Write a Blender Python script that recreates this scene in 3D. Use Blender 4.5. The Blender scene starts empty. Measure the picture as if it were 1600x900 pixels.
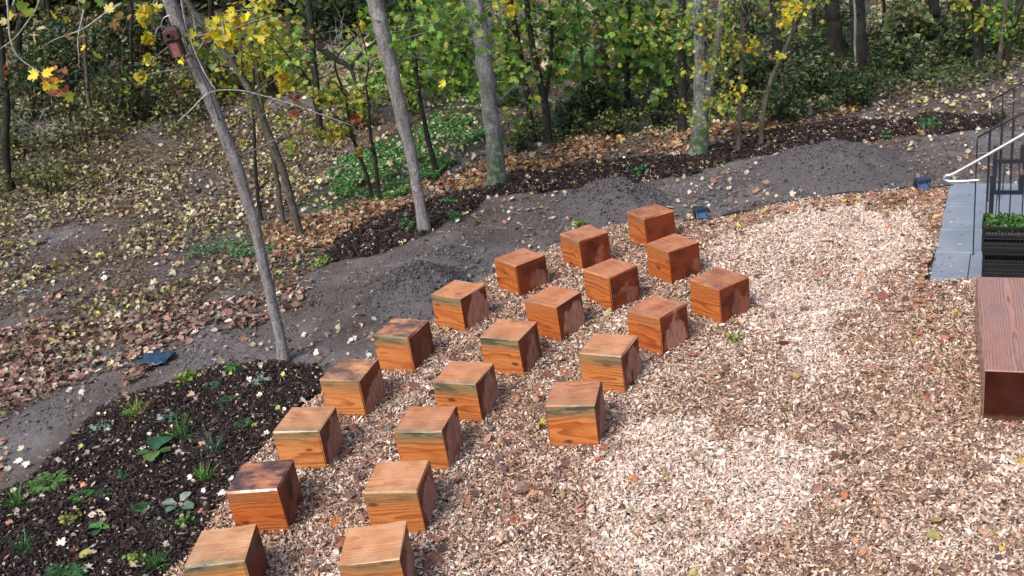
import bpy, math, random
import numpy as np
from mathutils import Vector, Matrix, Euler
random.seed(7)
rng = np.random.default_rng(11)
SC = bpy.context.scene
COL = SC.collection

# ------------------------------------------------------------------ camera
CAM_H, PITCH, FOC, ROLL = 4.7635, 0.38795, 1579.7, -0.14960
cp_, sp_ = math.cos(PITCH), math.sin(PITCH)
cr_, sr_ = math.cos(ROLL), math.sin(ROLL)
FW = np.array([0, cp_, -sp_]); UP = np.array([0, sp_, cp_]); RT = np.array([1.0, 0, 0])
cam_d = bpy.data.cameras.new('camera'); cam = bpy.data.objects.new('camera', cam_d); COL.objects.link(cam)
cam_d.sensor_width = 36; cam_d.lens = 36 * FOC / 1600; cam_d.clip_start = 0.05; cam_d.clip_end = 2000
U2 = cr_ * UP - sr_ * RT      # image up in world
R2 = cr_ * RT + sr_ * UP      # image right in world
M = Matrix(((R2[0], U2[0], -FW[0], 0), (R2[1], U2[1], -FW[1], 0), (R2[2], U2[2], -FW[2], CAM_H), (0, 0, 0, 1)))
cam.matrix_world = M
SC.camera = cam
# ------------------------------------------------------------------ world, sun, exposure
SUN_EL, SUN_AZ = 48, 218      # degrees; azimuth the light comes from, clockwise from +Y
W = bpy.data.worlds.new('World'); SC.world = W; W.use_nodes = True
nt = W.node_tree; nt.nodes.clear()
sky = nt.nodes.new('ShaderNodeTexSky'); sky.sky_type = 'NISHITA'; sky.sun_disc = False
sky.sun_elevation = math.radians(SUN_EL); sky.sun_rotation = math.radians(SUN_AZ)
sky.air_density = 1.0; sky.dust_density = 4.0; sky.ozone_density = 1.0
bg = nt.nodes.new('ShaderNodeBackground'); bg.inputs[1].default_value = 0.12
wo = nt.nodes.new('ShaderNodeOutputWorld')
nt.links.new(sky.outputs[0], bg.inputs[0]); nt.links.new(bg.outputs[0], wo.inputs[0])
sl = bpy.data.lights.new('sun', 'SUN'); sl.energy = 1.65; sl.angle = math.radians(16); sl.color = (1, 0.965, 0.93)
so = bpy.data.objects.new('sun', sl); COL.objects.link(so)
e_, a_ = math.radians(SUN_EL), math.radians(SUN_AZ)
sd = Vector((math.sin(a_) * math.cos(e_), math.cos(a_) * math.cos(e_), math.sin(e_)))
so.rotation_euler = sd.to_track_quat('Z', 'Y').to_euler(); so.location = (0, 0, 30)
SC.view_settings.view_transform = 'Standard'; SC.view_settings.look = 'None'
SC.view_settings.gamma = 1; SC.view_settings.exposure = 1.0
SC.render.engine = 'CYCLES'
SC.cycles.max_bounces = 6; SC.cycles.diffuse_bounces = 3; SC.cycles.glossy_bounces = 2
SC.cycles.transmission_bounces = 2; SC.cycles.transparent_max_bounces = 4
SC.cycles.caustics_reflective = False; SC.cycles.caustics_refractive = False
SC.cycles.use_denoising = True

# ------------------------------------------------------------------ numeric helpers
def ray(px, py):
    u = (px - 800) / FOC; v = (450 - py) / FOC
    d = u * R2 + v * U2 + FW
    return d
def lat(ix, iy, s):
    n = (ix.astype(np.int64) * 374761393 + iy.astype(np.int64) * 668265263 + s * 2246822519) & 0x7fffffff
    n = ((n ^ (n >> 13)) * 1274126177) & 0x7fffffff
    n = n ^ (n >> 16)
    return (n & 0xffffff) / 0xffffff
def vnoise(x, y, s=0):
    x = np.asarray(x, float); y = np.asarray(y, float)
    ix, iy = np.floor(x), np.floor(y); fx, fy = x - ix, y - iy
    fx = fx * fx * (3 - 2 * fx); fy = fy * fy * (3 - 2 * fy)
    a = lat(ix, iy, s); b = lat(ix + 1, iy, s); c = lat(ix, iy + 1, s); d = lat(ix + 1, iy + 1, s)
    return a + (b - a) * fx + (c - a) * fy + (a - b - c + d) * fx * fy
def fbm(x, y, o=3, s=0):
    t = 0; a = 1; w = 0
    for i in range(o):
        t = t + a * vnoise(np.asarray(x) * 2 ** i, np.asarray(y) * 2 ** i, s + i * 17); w += a; a *= .5
    return t / w
def sstep(a, b, x):
    t = np.clip((np.asarray(x, float) - a) / (b - a), 0, 1); return t * t * (3 - 2 * t)
def hgt(x, y):
    x = np.asarray(x, float); y = np.asarray(y, float)
    d = y - 20.5 - 0.12 * np.maximum(0, -x - 2) + 0.15 * np.maximum(0, x - 2)
    slope = 0.15 + 0.15 * sstep(-3, -11, x)
    h = slope * (np.log1p(np.exp(np.clip(d, -30, 60) / 2.0)) * 2.0)
    h = 14 * np.tanh(h / 14)
    w = sstep(16, 24, y)
    return h * sstep(15, 19, y) + w * 0.5 * (fbm(x * .25, y * .25, 3, 5) - .5)
def G(px, py):
    """point of the terrain seen through a pixel"""
    d = ray(px, py); t = 4.0; o = np.array([0, 0, CAM_H])
    while t < 400:
        p = o + t * d
        if p[2] < float(hgt(p[0], p[1])): break
        t *= 1.004
    return Vector((p[0], p[1], float(hgt(p[0], p[1]))))
def PY(px, py, Y):
    d = ray(px, py); t = Y / d[1]; p = np.array([0, 0, CAM_H]) + t * d
    return Vector(p)
def PZ(px, py, z):
    d = ray(px, py); t = (z - CAM_H) / d[2]; return Vector(np.array([0, 0, CAM_H]) + t * d)
def proj(P):
    P = np.asarray(P, float).reshape(-1, 3) - np.array([0, 0, CAM_H])
    z = P @ FW; z = np.where(np.abs(z) < 1e-3, 1e-3, z)
    return 800 + FOC * (P @ R2) / z, 450 - FOC * (P @ U2) / z, z
def poly(pix):
    return np.array([G(*p)[:2] for p in pix])
def inside(x, y, pg):
    x = np.asarray(x); y = np.asarray(y); r = np.zeros(x.shape, bool); n = len(pg); j = n - 1
    for i in range(n):
        xi, yi = pg[i]; xj, yj = pg[j]
        c = ((yi > y) != (yj > y)) & (x < (xj - xi) * (y - yi) / (yj - yi + 1e-12) + xi)
        r ^= c; j = i
    return r
def soft(x, y, pg, amp=.12, fr=2.2, s=0):
    dx = (fbm(x * fr, y * fr, 3, s) - .5) * 2 * amp; dy = (fbm(x * fr, y * fr, 3, s + 99) - .5) * 2 * amp
    return inside(x + dx, y + dy, pg)

# ------------------------------------------------------------------ object helpers
def tag(o, label=None, cat=None, group=None, kind=None):
    if label: o['label'] = label
    if cat: o['category'] = cat
    if group: o['group'] = group
    if kind: o['kind'] = kind
    return o
def empty(name, loc=(0, 0, 0), rz=0):
    o = bpy.data.objects.new(name, None); COL.objects.link(o); o.location = loc; o.rotation_euler = (0, 0, rz)
    o.empty_display_size = .1
    return o
def link(name, me, mats, parent=None, loc=None):
    o = bpy.data.objects.new(name, me); COL.objects.link(o)
    for m in (mats if isinstance(mats, (list, tuple)) else [mats]): me.materials.append(m)
    if name in ('twigs', 'stems', 'foliage', 'crown', 'leaves', 'fronds'): o['kind'] = 'stuff'      # pieces nobody could pick apart
    if parent: o.parent = parent
    if loc is not None: o.location = loc
    return o
def mesh_np(name, V, F, col=None, smooth=False, fattr=None):
    """V (n,3), F (m,k) or list of such arrays"""
    Fs = F if isinstance(F, list) else [F]
    me = bpy.data.meshes.new(name)
    V = np.asarray(V, np.float32); me.vertices.add(len(V)); me.vertices.foreach_set('co', V.ravel())
    idx = np.concatenate([np.asarray(f, np.int32).ravel() for f in Fs])
    tot = np.concatenate([np.full(len(f), np.asarray(f).shape[1], np.int32) for f in Fs])
    st = np.concatenate([[0], np.cumsum(tot)[:-1]]).astype(np.int32)
    me.loops.add(len(idx)); me.loops.foreach_set('vertex_index', idx)
    me.polygons.add(len(tot)); me.polygons.foreach_set('loop_start', st); me.polygons.foreach_set('loop_total', tot)
    if smooth: me.polygons.foreach_set('use_smooth', np.ones(len(tot), bool))
    me.update(calc_edges=True)
    if col is not None: add_col(me, 'col', col)
    for k, v in (fattr or {}).items():
        a = me.attributes.new(k, 'FLOAT', 'POINT'); a.data.foreach_set('value', np.broadcast_to(np.asarray(v, np.float32), (len(V),)).copy())
    return me
def add_col(me, name, col):
    a = me.attributes.new(name, 'FLOAT_COLOR', 'POINT'); c = np.ones((len(me.vertices), 4), np.float32)
    c[:, :3] = col; a.data.foreach_set('color', c.ravel())
class MB:
    def __init__(s): s.v = []; s.f = []; s.n = 0
    def add(s, V, F):
        s.v.append(np.asarray(V, float).reshape(-1, 3))
        for f in F: s.f.append(tuple(int(i) + s.n for i in f))
        s.n += len(s.v[-1]); return s
    def box(s, c, d, R=None, bev=0.0):
        x, y, z = [q / 2 for q in d]
        if bev > 0:
            b = min(bev, x * .9, y * .9, z * .9); V = []
            for sx in (-1, 1):
                for sy in (-1, 1):
                    for sz in (-1, 1):
                        V += [(sx * x, sy * (y - b), sz * (z - b)), (sx * (x - b), sy * y, sz * (z - b)), (sx * (x - b), sy * (y - b), sz * z)]
            def id_(sx, sy, sz, k): return ((sx > 0) * 4 + (sy > 0) * 2 + (sz > 0)) * 3 + k
            F = []
            for a in (-1, 1):
                q = [id_(a, -1, -1, 0), id_(a, 1, -1, 0), id_(a, 1, 1, 0), id_(a, -1, 1, 0)]; F.append(q if a > 0 else q[::-1])
                q = [id_(-1, a, -1, 1), id_(1, a, -1, 1), id_(1, a, 1, 1), id_(-1, a, 1, 1)]; F.append(q[::-1] if a > 0 else q)
                q = [id_(-1, -1, a, 2), id_(1, -1, a, 2), id_(1, 1, a, 2), id_(-1, 1, a, 2)]; F.append(q if a > 0 else q[::-1])
                for b_ in (-1, 1):
                    q = [id_(a, b_, -1, 0), id_(a, b_, -1, 1), id_(a, b_, 1, 1), id_(a, b_, 1, 0)]; F.append(q if a * b_ < 0 else q[::-1])
                    q = [id_(a, -1, b_, 0), id_(a, -1, b_, 2), id_(a, 1, b_, 2), id_(a, 1, b_, 0)]; F.append(q if a * b_ > 0 else q[::-1])
                    q = [id_(-1, a, b_, 1), id_(-1, a, b_, 2), id_(1, a, b_, 2), id_(1, a, b_, 1)]; F.append(q if a * b_ < 0 else q[::-1])
                    for c_ in (-1, 1):
                        q = [id_(a, b_, c_, 0), id_(a, b_, c_, 1), id_(a, b_, c_, 2)]; F.append(q if a * b_ * c_ > 0 else q[::-1])
        else:
            V = [(sx * x, sy * y, sz * z) for sx in (-1, 1) for sy in (-1, 1) for sz in (-1, 1)]
            F = [(0, 1, 3, 2), (4, 6, 7, 5), (0, 4, 5, 1), (2, 3, 7, 6), (0, 2, 6, 4), (1, 5, 7, 3)]
        V = np.array(V, float)
        if R is not None: V = V @ np.array(R).T
        return s.add(V + np.array(c), F)
    def tube(s, pts, rad, n=8, cap=True, wob=0, seed=0):
        V, F = tube(pts, rad, n, cap, wob, seed); return s.add(V, F)
    def mesh(s, name, smooth=False):
        me = bpy.data.meshes.new(name); V = np.concatenate(s.v)
        me.from_pydata(V.tolist(), [], s.f); me.update()
        if smooth: me.polygons.foreach_set('use_smooth', np.ones(len(me.polygons), bool))
        return me
    def build(s, name, mat, parent=None, smooth=False, loc=None):
        return link(name, s.mesh(name, smooth), mat, parent, loc)
def tube(pts, rad, n=8, cap=True, wob=0, seed=0):
    P = np.array([list(p) for p in pts], float); m = len(P)
    if np.isscalar(rad): rad = [rad] * m
    T = np.gradient(P, axis=0); T /= np.linalg.norm(T, axis=1)[:, None] + 1e-12
    a = np.array([0, 0, 1.0]) if abs(T[0][2]) < .9 else np.array([1.0, 0, 0])
    u = np.cross(T[0], a); u /= np.linalg.norm(u); V = []
    r_ = np.random.default_rng(seed)
    for i in range(m):
        u = u - T[i] * (u @ T[i]); u /= np.linalg.norm(u); w = np.cross(T[i], u)
        for k in range(n):
            an = 2 * math.pi * k / n; rr = rad[i] * (1 + (wob * (r_.random() - .5) * 2 if wob else 0))
            V.append(P[i] + rr * (math.cos(an) * u + math.sin(an) * w))
    F = [(i * n + k, i * n + (k + 1) % n, (i + 1) * n + (k + 1) % n, (i + 1) * n + k) for i in range(m - 1) for k in range(n)]
    if cap: F += [tuple(range(n))[::-1], tuple((m - 1) * n + k for k in range(n))]
    return np.array(V), F
def resample(pts, k):
    """Catmull-Rom through pts, k points per segment"""
    P = [np.array(list(p), float) for p in pts]; P = [2 * P[0] - P[1]] + P + [2 * P[-1] - P[-2]]; out = []
    for i in range(1, len(P) - 2):
        for j in range(k):
            t = j / k; a, b, c, d = P[i - 1:i + 3]
            out.append(.5 * (2 * b + (c - a) * t + (2 * a - 5 * b + 4 * c - d) * t * t + (3 * b - a - 3 * c + d) * t ** 3))
    out.append(P[-2]); return out
def eulers(n, tilt, r=rng, flat=None):
    e = np.zeros((n, 3)); e[:, 0] = r.normal(0, tilt, n); e[:, 1] = r.normal(0, tilt, n); e[:, 2] = r.uniform(0, 2 * math.pi, n); return e
def rotm(e):
    cx, sx = np.cos(e[:, 0]), np.sin(e[:, 0]); cy, sy = np.cos(e[:, 1]), np.sin(e[:, 1]); cz, sz = np.cos(e[:, 2]), np.sin(e[:, 2])
    R = np.empty((len(e), 3, 3))
    R[:, 0, 0] = cy * cz; R[:, 0, 1] = sx * sy * cz - cx * sz; R[:, 0, 2] = cx * sy * cz + sx * sz
    R[:, 1, 0] = cy * sz; R[:, 1, 1] = sx * sy * sz + cx * cz; R[:, 1, 2] = cx * sy * sz - sx * cz
    R[:, 2, 0] = -sy; R[:, 2, 1] = sx * cy; R[:, 2, 2] = cx * cy
    return R
def replicate(PV, PF, P, E, S, C):
    """copy a prototype to n places as one mesh; returns V, F, per-vertex colour"""
    n = len(P); R = rotm(E); S = np.asarray(S, float)
    if S.ndim == 1: S = np.repeat(S[:, None], 3, 1)
    V = np.einsum('nij,nkj->nki', R, PV[None] * S[:, None, :]) + np.asarray(P)[:, None, :]
    k = len(PV); F = np.asarray(PF)[None] + (np.arange(n) * k)[:, None, None]
    return V.reshape(-1, 3), F.reshape(-1, F.shape[2]), np.repeat(np.asarray(C), k, 0)
def palette(n, cols, wts=None, jit=.18, r=rng):
    cols = np.array(cols, float); w = np.ones(len(cols)) if wts is None else np.array(wts, float)
    c = cols[r.choice(len(cols), n, p=w / w.sum())]
    return np.clip(c * (1 + r.normal(0, jit, (n, 1))) * (1 + r.normal(0, jit * .25, (n, 3))), .004, .9)

# ------------------------------------------------------------------ leaf / chip prototypes (fan triangles)
def fan(out, cz=.0):
    V = [(0, 0.05, cz)] + out; n = len(out)
    return np.array(V, float), np.array([(0, i + 1, (i + 1) % n + 1) for i in range(n)])
def maple(curl):
    h = [(0, -.42), (.10, -.30), (.30, -.42), (.27, -.22), (.52, -.12), (.36, 0), (.50, .30), (.30, .20), (.16, .26), (.20, .42), (0, .62)]
    o = h + [(-x, y) for x, y in h[1:-1]][::-1]
    return fan([(x, y, curl * (abs(x) ** 1.3 + .5 * y * y)) for x, y in o])
def oval(curl, w=.36):
    h = [(0, -.5), (w * .8, -.25), (w, .05), (w * .55, .35), (0, .55)]
    o = h + [(-x, y) for x, y in h[1:-1]][::-1]
    return fan([(x, y, curl * abs(x) * 1.2 + curl * .4 * y * y) for x, y in o])
def small_leaf():
    V = np.array([(0, -.5, 0), (.32, 0, .08), (0, .5, -.05), (-.32, 0, .08)], float); return V, np.array([(0, 1, 2), (0, 2, 3)])
def chip(bend, tap, thk=.22):
    V = []
    for i, (x, w) in enumerate([(-.5, tap), (0, 1), (.5, 1 - tap * .5)]):
        z = bend * (.25 - x * x)
        for sy, sz in ((-1, -1), (1, -1), (1, 1), (-1, 1)): V.append((x, sy * .5 * w, z + sz * thk * .5 * w))
    F = []
    for i in range(2):
        for k in range(4): a, b = i * 4 + k, i * 4 + (k + 1) % 4; F += [(a, b, b + 4), (a, b + 4, a + 4)]
    F += [(0, 2, 1), (0, 3, 2), (8, 9, 10), (8, 10, 11)]
    return np.array(V, float), np.array(F)
def blade():
    V = np.array([(-.5, 0, 0), (.5, 0, 0), (-.35, .12, .55), (.35, .12, .55), (0, .45, 1.0)], float); return V, np.array([(0, 1, 3), (0, 3, 2), (2, 3, 4)])
def lump(seed):
    r = np.random.default_rng(seed); V = np.array([(1, 0, 0), (-1, 0, 0), (0, 1, 0), (0, -1, 0), (0, 0, 1), (0, 0, -1)], float) * r.uniform(.35, .6, (6, 1)) + r.normal(0, .06, (6, 3))
    return V, np.array([(0, 2, 4), (2, 1, 4), (1, 3, 4), (3, 0, 4), (2, 0, 5), (1, 2, 5), (3, 1, 5), (0, 3, 5)])

# ------------------------------------------------------------------ geometry-node scatter for uncountable stuff
def gn_group(nv):
    g = bpy.data.node_groups.new('scatter', 'GeometryNodeTree')
    g.interface.new_socket('Geometry', in_out='INPUT', socket_type='NodeSocketGeometry')
    g.interface.new_socket('Geometry', in_out='OUTPUT', socket_type='NodeSocketGeometry')
    N = g.nodes; L = g.links; gi = N.new('NodeGroupInput'); go = N.new('NodeGroupOutput')
    def attr(name, typ):
        a = N.new('GeometryNodeInputNamedAttribute'); a.data_type = typ; a.inputs[0].default_value = name; return a.outputs[0]
    def sep(k):
        c = N.new('FunctionNodeCompare'); c.data_type = 'INT'; c.operation = 'EQUAL'
        ins = [s for s in c.inputs if s.type == 'INT']; L.new(attr('variant', 'INT'), ins[0]); ins[1].default_value = k
        s = N.new('GeometryNodeSeparateGeometry'); s.domain = 'POINT'; L.new(gi.outputs[0], s.inputs[0]); L.new(c.outputs[0], s.inputs[1]); return s.outputs[0]
    j = N.new('GeometryNodeJoinGeometry')
    for k in range(nv):
        q = N.new('GeometryNodeGeometryToInstance'); L.new(sep(k), q.inputs[0]); L.new(q.outputs[0], j.inputs[0])
    ip = N.new('GeometryNodeInstanceOnPoints'); L.new(sep(-1), ip.inputs['Points']); L.new(j.outputs[0], ip.inputs['Instance'])
    ip.inputs['Pick Instance'].default_value = True
    L.new(attr('pick', 'INT'), ip.inputs['Instance Index']); L.new(attr('rot', 'FLOAT_VECTOR'), ip.inputs['Rotation']); L.new(attr('scl', 'FLOAT_VECTOR'), ip.inputs['Scale'])
    L.new(ip.outputs[0], go.inputs[0]); return g
_gn = {}
def scatter(name, protos, P, E, S, C, mat, label=None, parent=None):
    n = len(P); S = np.asarray(S, float)
    if S.ndim == 1: S = np.repeat(S[:, None], 3, 1)
    PV = [p[0] for p in protos]; off = 0; F = []; var = []
    for k, (v, f) in enumerate(protos): F.append(f + off); off += len(v); var += [k] * len(v)
    V = np.concatenate(PV + [np.asarray(P)]); m = off
    me = bpy.data.meshes.new(name); me.vertices.add(len(V)); me.vertices.foreach_set('co', V.astype(np.float32).ravel())
    idx = np.concatenate(F).astype(np.int32); me.loops.add(idx.size); me.loops.foreach_set('vertex_index', idx.ravel())
    me.polygons.add(len(idx)); me.polygons.foreach_set('loop_start', np.arange(len(idx), dtype=np.int32) * 3); me.polygons.foreach_set('loop_total', np.full(len(idx), 3, np.int32))
    me.update(calc_edges=True)
    a = me.attributes.new('variant', 'INT', 'POINT'); a.data.foreach_set('value', np.r_[np.array(var), np.full(n, -1)].astype(np.int32))
    a = me.attributes.new('pick', 'INT', 'POINT'); a.data.foreach_set('value', np.r_[np.zeros(m), rng.integers(0, len(protos), n)].astype(np.int32))
    for nm, A in (('rot', E), ('scl', S)):
        a = me.attributes.new(nm, 'FLOAT_VECTOR', 'POINT'); a.data.foreach_set('vector', np.r_[np.zeros((m, 3)), A].astype(np.float32).ravel())
    a = me.attributes.new('icol', 'FLOAT_COLOR', 'POINT'); c = np.ones((m + n, 4), np.float32); c[m:, :3] = C; a.data.foreach_set('color', c.ravel())
    me.materials.append(mat)
    o = bpy.data.objects.new(name, me); COL.objects.link(o); o['kind'] = 'stuff'
    if parent: o.parent = parent
    if label: o['label'] = label; o['category'] = name.replace('_', ' ')
    if len(protos) not in _gn: _gn[len(protos)] = gn_group(len(protos))
    md = o.modifiers.new('scatter', 'NODES'); md.node_group = _gn[len(protos)]
    return o

# ------------------------------------------------------------------ materials
class NT:
    def __init__(s, name):
        s.m = bpy.data.materials.new(name); s.m.use_nodes = True; s.t = s.m.node_tree; s.t.nodes.clear()
        s.out = s.n('ShaderNodeOutputMaterial')
    def n(s, typ, **k):
        o = s.t.nodes.new(typ)
        for a, b in k.items(): setattr(o, a, b)
        return o
    def put(s, sock, v):
        if isinstance(v, bpy.types.NodeSocket): s.t.links.new(v, sock)
        elif v is not None:
            if sock.type == 'RGBA' and not isinstance(v, (int, float)): v = tuple(v)[:3] + (1,)
            sock.default_value = v
    def math(s, op, a, b=None, c=None, clamp=False):
        o = s.n('ShaderNodeMath', operation=op, use_clamp=clamp); s.put(o.inputs[0], a)
        if b is not None: s.put(o.inputs[1], b)
        if c is not None: s.put(o.inputs[2], c)
        return o.outputs[0]
    def mix(s, f, a, b, bl='MIX'):
        o = s.n('ShaderNodeMix', data_type='RGBA', blend_type=bl); s.put(o.inputs[0], f); s.put(o.inputs[6], a); s.put(o.inputs[7], b); return o.outputs[2]
    def rng(s, v, a, b, c=0., d=1.):
        o = s.n('ShaderNodeMapRange', interpolation_type='SMOOTHSTEP'); s.put(o.inputs[0], v)
        for i, q in enumerate((a, b, c, d)): s.put(o.inputs[i + 1], q)
        return o.outputs[0]
    def noise(s, co, sc, det=4, rough=.55, dist=0, out=0):
        o = s.n('ShaderNodeTexNoise'); s.put(o.inputs['Vector'], co); o.inputs['Scale'].default_value = sc; o.inputs['Detail'].default_value = det
        o.inputs['Roughness'].default_value = rough; o.inputs['Distortion'].default_value = dist; return o.outputs[out]
    def obj(s): return s.n('ShaderNodeTexCoord').outputs['Object']
    def attr(s, name, typ='GEOMETRY', out=0): return s.n('ShaderNodeAttribute', attribute_name=name, attribute_type=typ).outputs[out]
    def mapv(s, co, sc, loc=None):
        o = s.n('ShaderNodeMapping'); s.put(o.inputs[0], co); o.inputs['Scale'].default_value = sc
        if loc is not None: s.put(o.inputs['Location'], loc)
        return o.outputs[0]
    def bump(s, h, st, dist=.01, nrm=None):
        o = s.n('ShaderNodeBump'); s.put(o.inputs['Height'], h); s.put(o.inputs['Strength'], st); o.inputs['Distance'].default_value = dist
        if nrm is not None: s.put(o.inputs['Normal'], nrm)
        return o.outputs[0]
    def bsdf(s, col, rough=.6, nrm=None, metal=0, spec=.5, link=True, coat=None):
        b = s.n('ShaderNodeBsdfPrincipled'); s.put(b.inputs['Base Color'], col); s.put(b.inputs['Roughness'], rough); s.put(b.inputs['Metallic'], metal)
        s.put(b.inputs['Specular IOR Level'], spec)
        if coat is not None: s.put(b.inputs['Coat Weight'], coat); b.inputs['Coat Roughness'].default_value = .12
        if nrm is not None: s.put(b.inputs['Normal'], nrm)
        if link: s.t.links.new(b.outputs[0], s.out.inputs[0])
        return b.outputs[0]
    def trans(s, sh, col, f):
        t = s.n('ShaderNodeBsdfTranslucent'); s.put(t.inputs[0], col); m = s.n('ShaderNodeMixShader'); s.put(m.inputs[0], f)
        s.t.links.new(sh, m.inputs[1]); s.t.links.new(t.outputs[0], m.inputs[2]); s.t.links.new(m.outputs[0], s.out.inputs[0])
def leaf_mat(name, inst, rough=.45, tr=.3, spec=.5):
    m = NT(name); c = m.attr('icol' if inst else 'col', 'INSTANCER' if inst else 'GEOMETRY'); co = m.obj()
    v = m.noise(co, 3.0 if inst else 25, 3); c2 = m.mix(m.rng(v, .35, .7), m.mix(1, c, (.75, .72, .7), 'MULTIPLY'), c)
    b = m.bsdf(c2, rough, m.bump(m.noise(co, 6 if inst else 60, 2), .3, .01), link=False, spec=spec)
    if tr: m.trans(b, c2, tr)
    else: m.t.links.new(b, m.out.inputs[0])
    return m.m
def plain_mat(name, col, rough=.5, metal=0, spec=.5, var=.25, sc=30, bump=.15):
    m = NT(name); co = m.obj(); v = m.noise(co, sc, 4)
    dk = tuple(q * (1 - var) for q in col); lt = tuple(min(1, q * (1 + var)) for q in col)
    m.bsdf(m.mix(m.rng(v, .3, .7), dk, lt), m.math('ADD', m.math('MULTIPLY', m.noise(co, sc * .4, 3), .25), rough - .12), m.bump(v, bump, .004), metal, spec)
    return m.m
M_LEAF_I = leaf_mat('fallen_leaf', True, .5, .12, .35); M_LEAF = leaf_mat('tree_leaf', False, .45, .4)
M_COVER = leaf_mat('ground_cover_leaf', True, .4, .2)
M_CHIP = leaf_mat('wood_chip', True, .7, 0, .3); M_MULCH = leaf_mat('bark_chip', True, .7, 0, .25); M_CRUMB = leaf_mat('soil_crumb', True, .8, 0, .25)

def wood_mat(name, bench=False, pu=(0, 0)):
    """side grain runs along local Y; the ends (local +-Y) show rings. Attributes per block: seed, stain, edge, dry, tone"""
    m = NT(name); co = m.obj(); sd_ = m.attr('seed', out=2); stain = m.attr('stain', out=2); edge = m.attr('edge', out=2); dry = m.attr('dry', out=2); tone = m.attr('tone', out=2)
    cmb = m.n('ShaderNodeCombineXYZ'); m.put(cmb.inputs[0], m.math('MULTIPLY', sd_, 7.3)); m.put(cmb.inputs[1], m.math('MULTIPLY', sd_, 3.1)); m.put(cmb.inputs[2], m.math('MULTIPLY', sd_, 5.7))
    va = m.n('ShaderNodeVectorMath', operation='ADD'); m.put(va.inputs[0], co); m.put(va.inputs[1], cmb.outputs[0]); cs = va.outputs[0]
    sx = m.n('ShaderNodeSeparateXYZ'); m.put(sx.inputs[0], co); X, Y, Z = sx.outputs
    nn = m.n('ShaderNodeTexCoord').outputs['Normal']; sn = m.n('ShaderNodeSeparateXYZ'); m.put(sn.inputs[0], nn)
    top = m.rng(sn.outputs[2], .6, .9); end = m.rng(m.math('ABSOLUTE', sn.outputs[1]), .6, .9)
    warp = m.noise(m.mapv(cs, (5, 1.1, 5)), 1, 3, .5)
    # annual rings round a pith that lies outside/inside the block
    px = m.math('ADD', X, m.math('MULTIPLY', m.math('SUBTRACT', m.math('FRACT', m.math('MULTIPLY', sd_, .37)), .5), .5))
    pz = m.math('SUBTRACT', Z, m.math('MULTIPLY', m.math('FRACT', m.math('MULTIPLY', sd_, .73)), .5))
    rad = m.math('SQRT', m.math('ADD', m.math('MULTIPLY', px, px), m.math('MULTIPLY', pz, pz)))
    radw = m.math('ADD', rad, m.math('MULTIPLY', warp, .10))
    ring = m.math('FRACT', m.math('MULTIPLY', radw, 48)); ring = m.rng(ring, .25, 1.0)
    broad = m.rng(m.noise(m.mapv(cs, (9, .9, 9)), 1, 4, .6), .35, .68)
    fine = m.noise(m.mapv(cs, (170, 5, 170)), 1, 3, .7)
    lt = m.mix(tone, (.46, .145, .034), (.56, .275, .10)); dk = m.mix(tone, (.22, .034, .007), (.30, .078, .018))
    side = m.mix(m.math('MULTIPLY', ring, .95), lt, dk); side = m.mix(m.math('MULTIPLY', broad, .6), side, m.mix(tone, (.40, .075, .012), (.60, .26, .08)))
    side = m.mix(m.rng(fine, .3, .75, 0, .5), side, (.16, .040, .010))
    side = m.mix(m.rng(m.noise(m.mapv(cs, (55, 1.3, 55)), 1, 2, .5), .70, .74, 0, .8), side, (.05, .014, .006))
    # knots
    vo = m.n('ShaderNodeTexVoronoi'); m.put(vo.inputs['Vector'], m.mapv(cs, (7, 3, 7))); vo.inputs['Scale'].default_value = 1; vo.inputs['Randomness'].default_value = 1
    side = m.mix(m.rng(vo.outputs[0], .07, .20, .9, 0), side, (.07, .015, .006))
    # grey-green weathered streaks near the top edges
    st_n = m.noise(m.mapv(cs, (11, 2.0, 11)), 1, 5, .65)
    zed = m.rng(Z, .26, .40); xed = m.rng(X, -.235, -.10, 1, 0)
    band = m.math('MULTIPLY', m.math('MAXIMUM', m.math('MULTIPLY', top, xed), m.math('MULTIPLY', m.math('SUBTRACT', 1, top), zed)), edge)
    side = m.mix(m.math('MULTIPLY', band, m.rng(st_n, .30, .52)), side, (.15, .135, .070))
    side = m.mix(m.math('MULTIPLY', m.math('MULTIPLY', band, .8), m.rng(st_n, .52, .60)), side, (.030, .030, .026))
    # black water stains over the top
    bl = m.rng(m.noise(m.mapv(cs, (6, 3.2, 6)), 1, 6, .68), .30, .62)
    side = m.mix(m.math('MULTIPLY', m.math('MULTIPLY', bl, stain), m.math('ADD', m.math('MULTIPLY', top, .88), m.math('MULTIPLY', zed, .25))), side, (.040, .026, .030))
    # tops mixed partway toward a lighter pink-tan
    side = m.mix(m.math('MULTIPLY', m.math('MULTIPLY', top, m.math('SUBTRACT', 1, m.math('MULTIPLY', m.math('MULTIPLY', bl, stain), .95))), m.rng(m.noise(cs, 5, 3), .3, .7, .2, .6)), side, m.mix(tone, (.56, .26, .15), (.66, .42, .24)))
    # end grain
    er = m.math('FRACT', m.math('MULTIPLY', m.math('ADD', rad, m.math('MULTIPLY', m.noise(cs, 6, 2), .02)), 60)); er = m.rng(er, .2, 1)
    eb = m.mix(m.math('MULTIPLY', er, .45), (.165, .034, .012), (.085, .017, .007)); eb = m.mix(m.rng(m.noise(cs, 4, 4), .4, .65, 0, .7), eb, (.034, .009, .007))
    ew = m.noise(m.mapv(cs, (4.5, 4.5, 3.0)), 1, 4, .5, .2)
    dx = m.math('MULTIPLY', m.math('ADD', X, -.05), 3.6); dz = m.math('MULTIPLY', m.math('ADD', Z, -.10), 2.7)
    dd = m.math('ADD', m.math('MULTIPLY', dx, dx), m.math('MULTIPLY', dz, dz))
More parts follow.
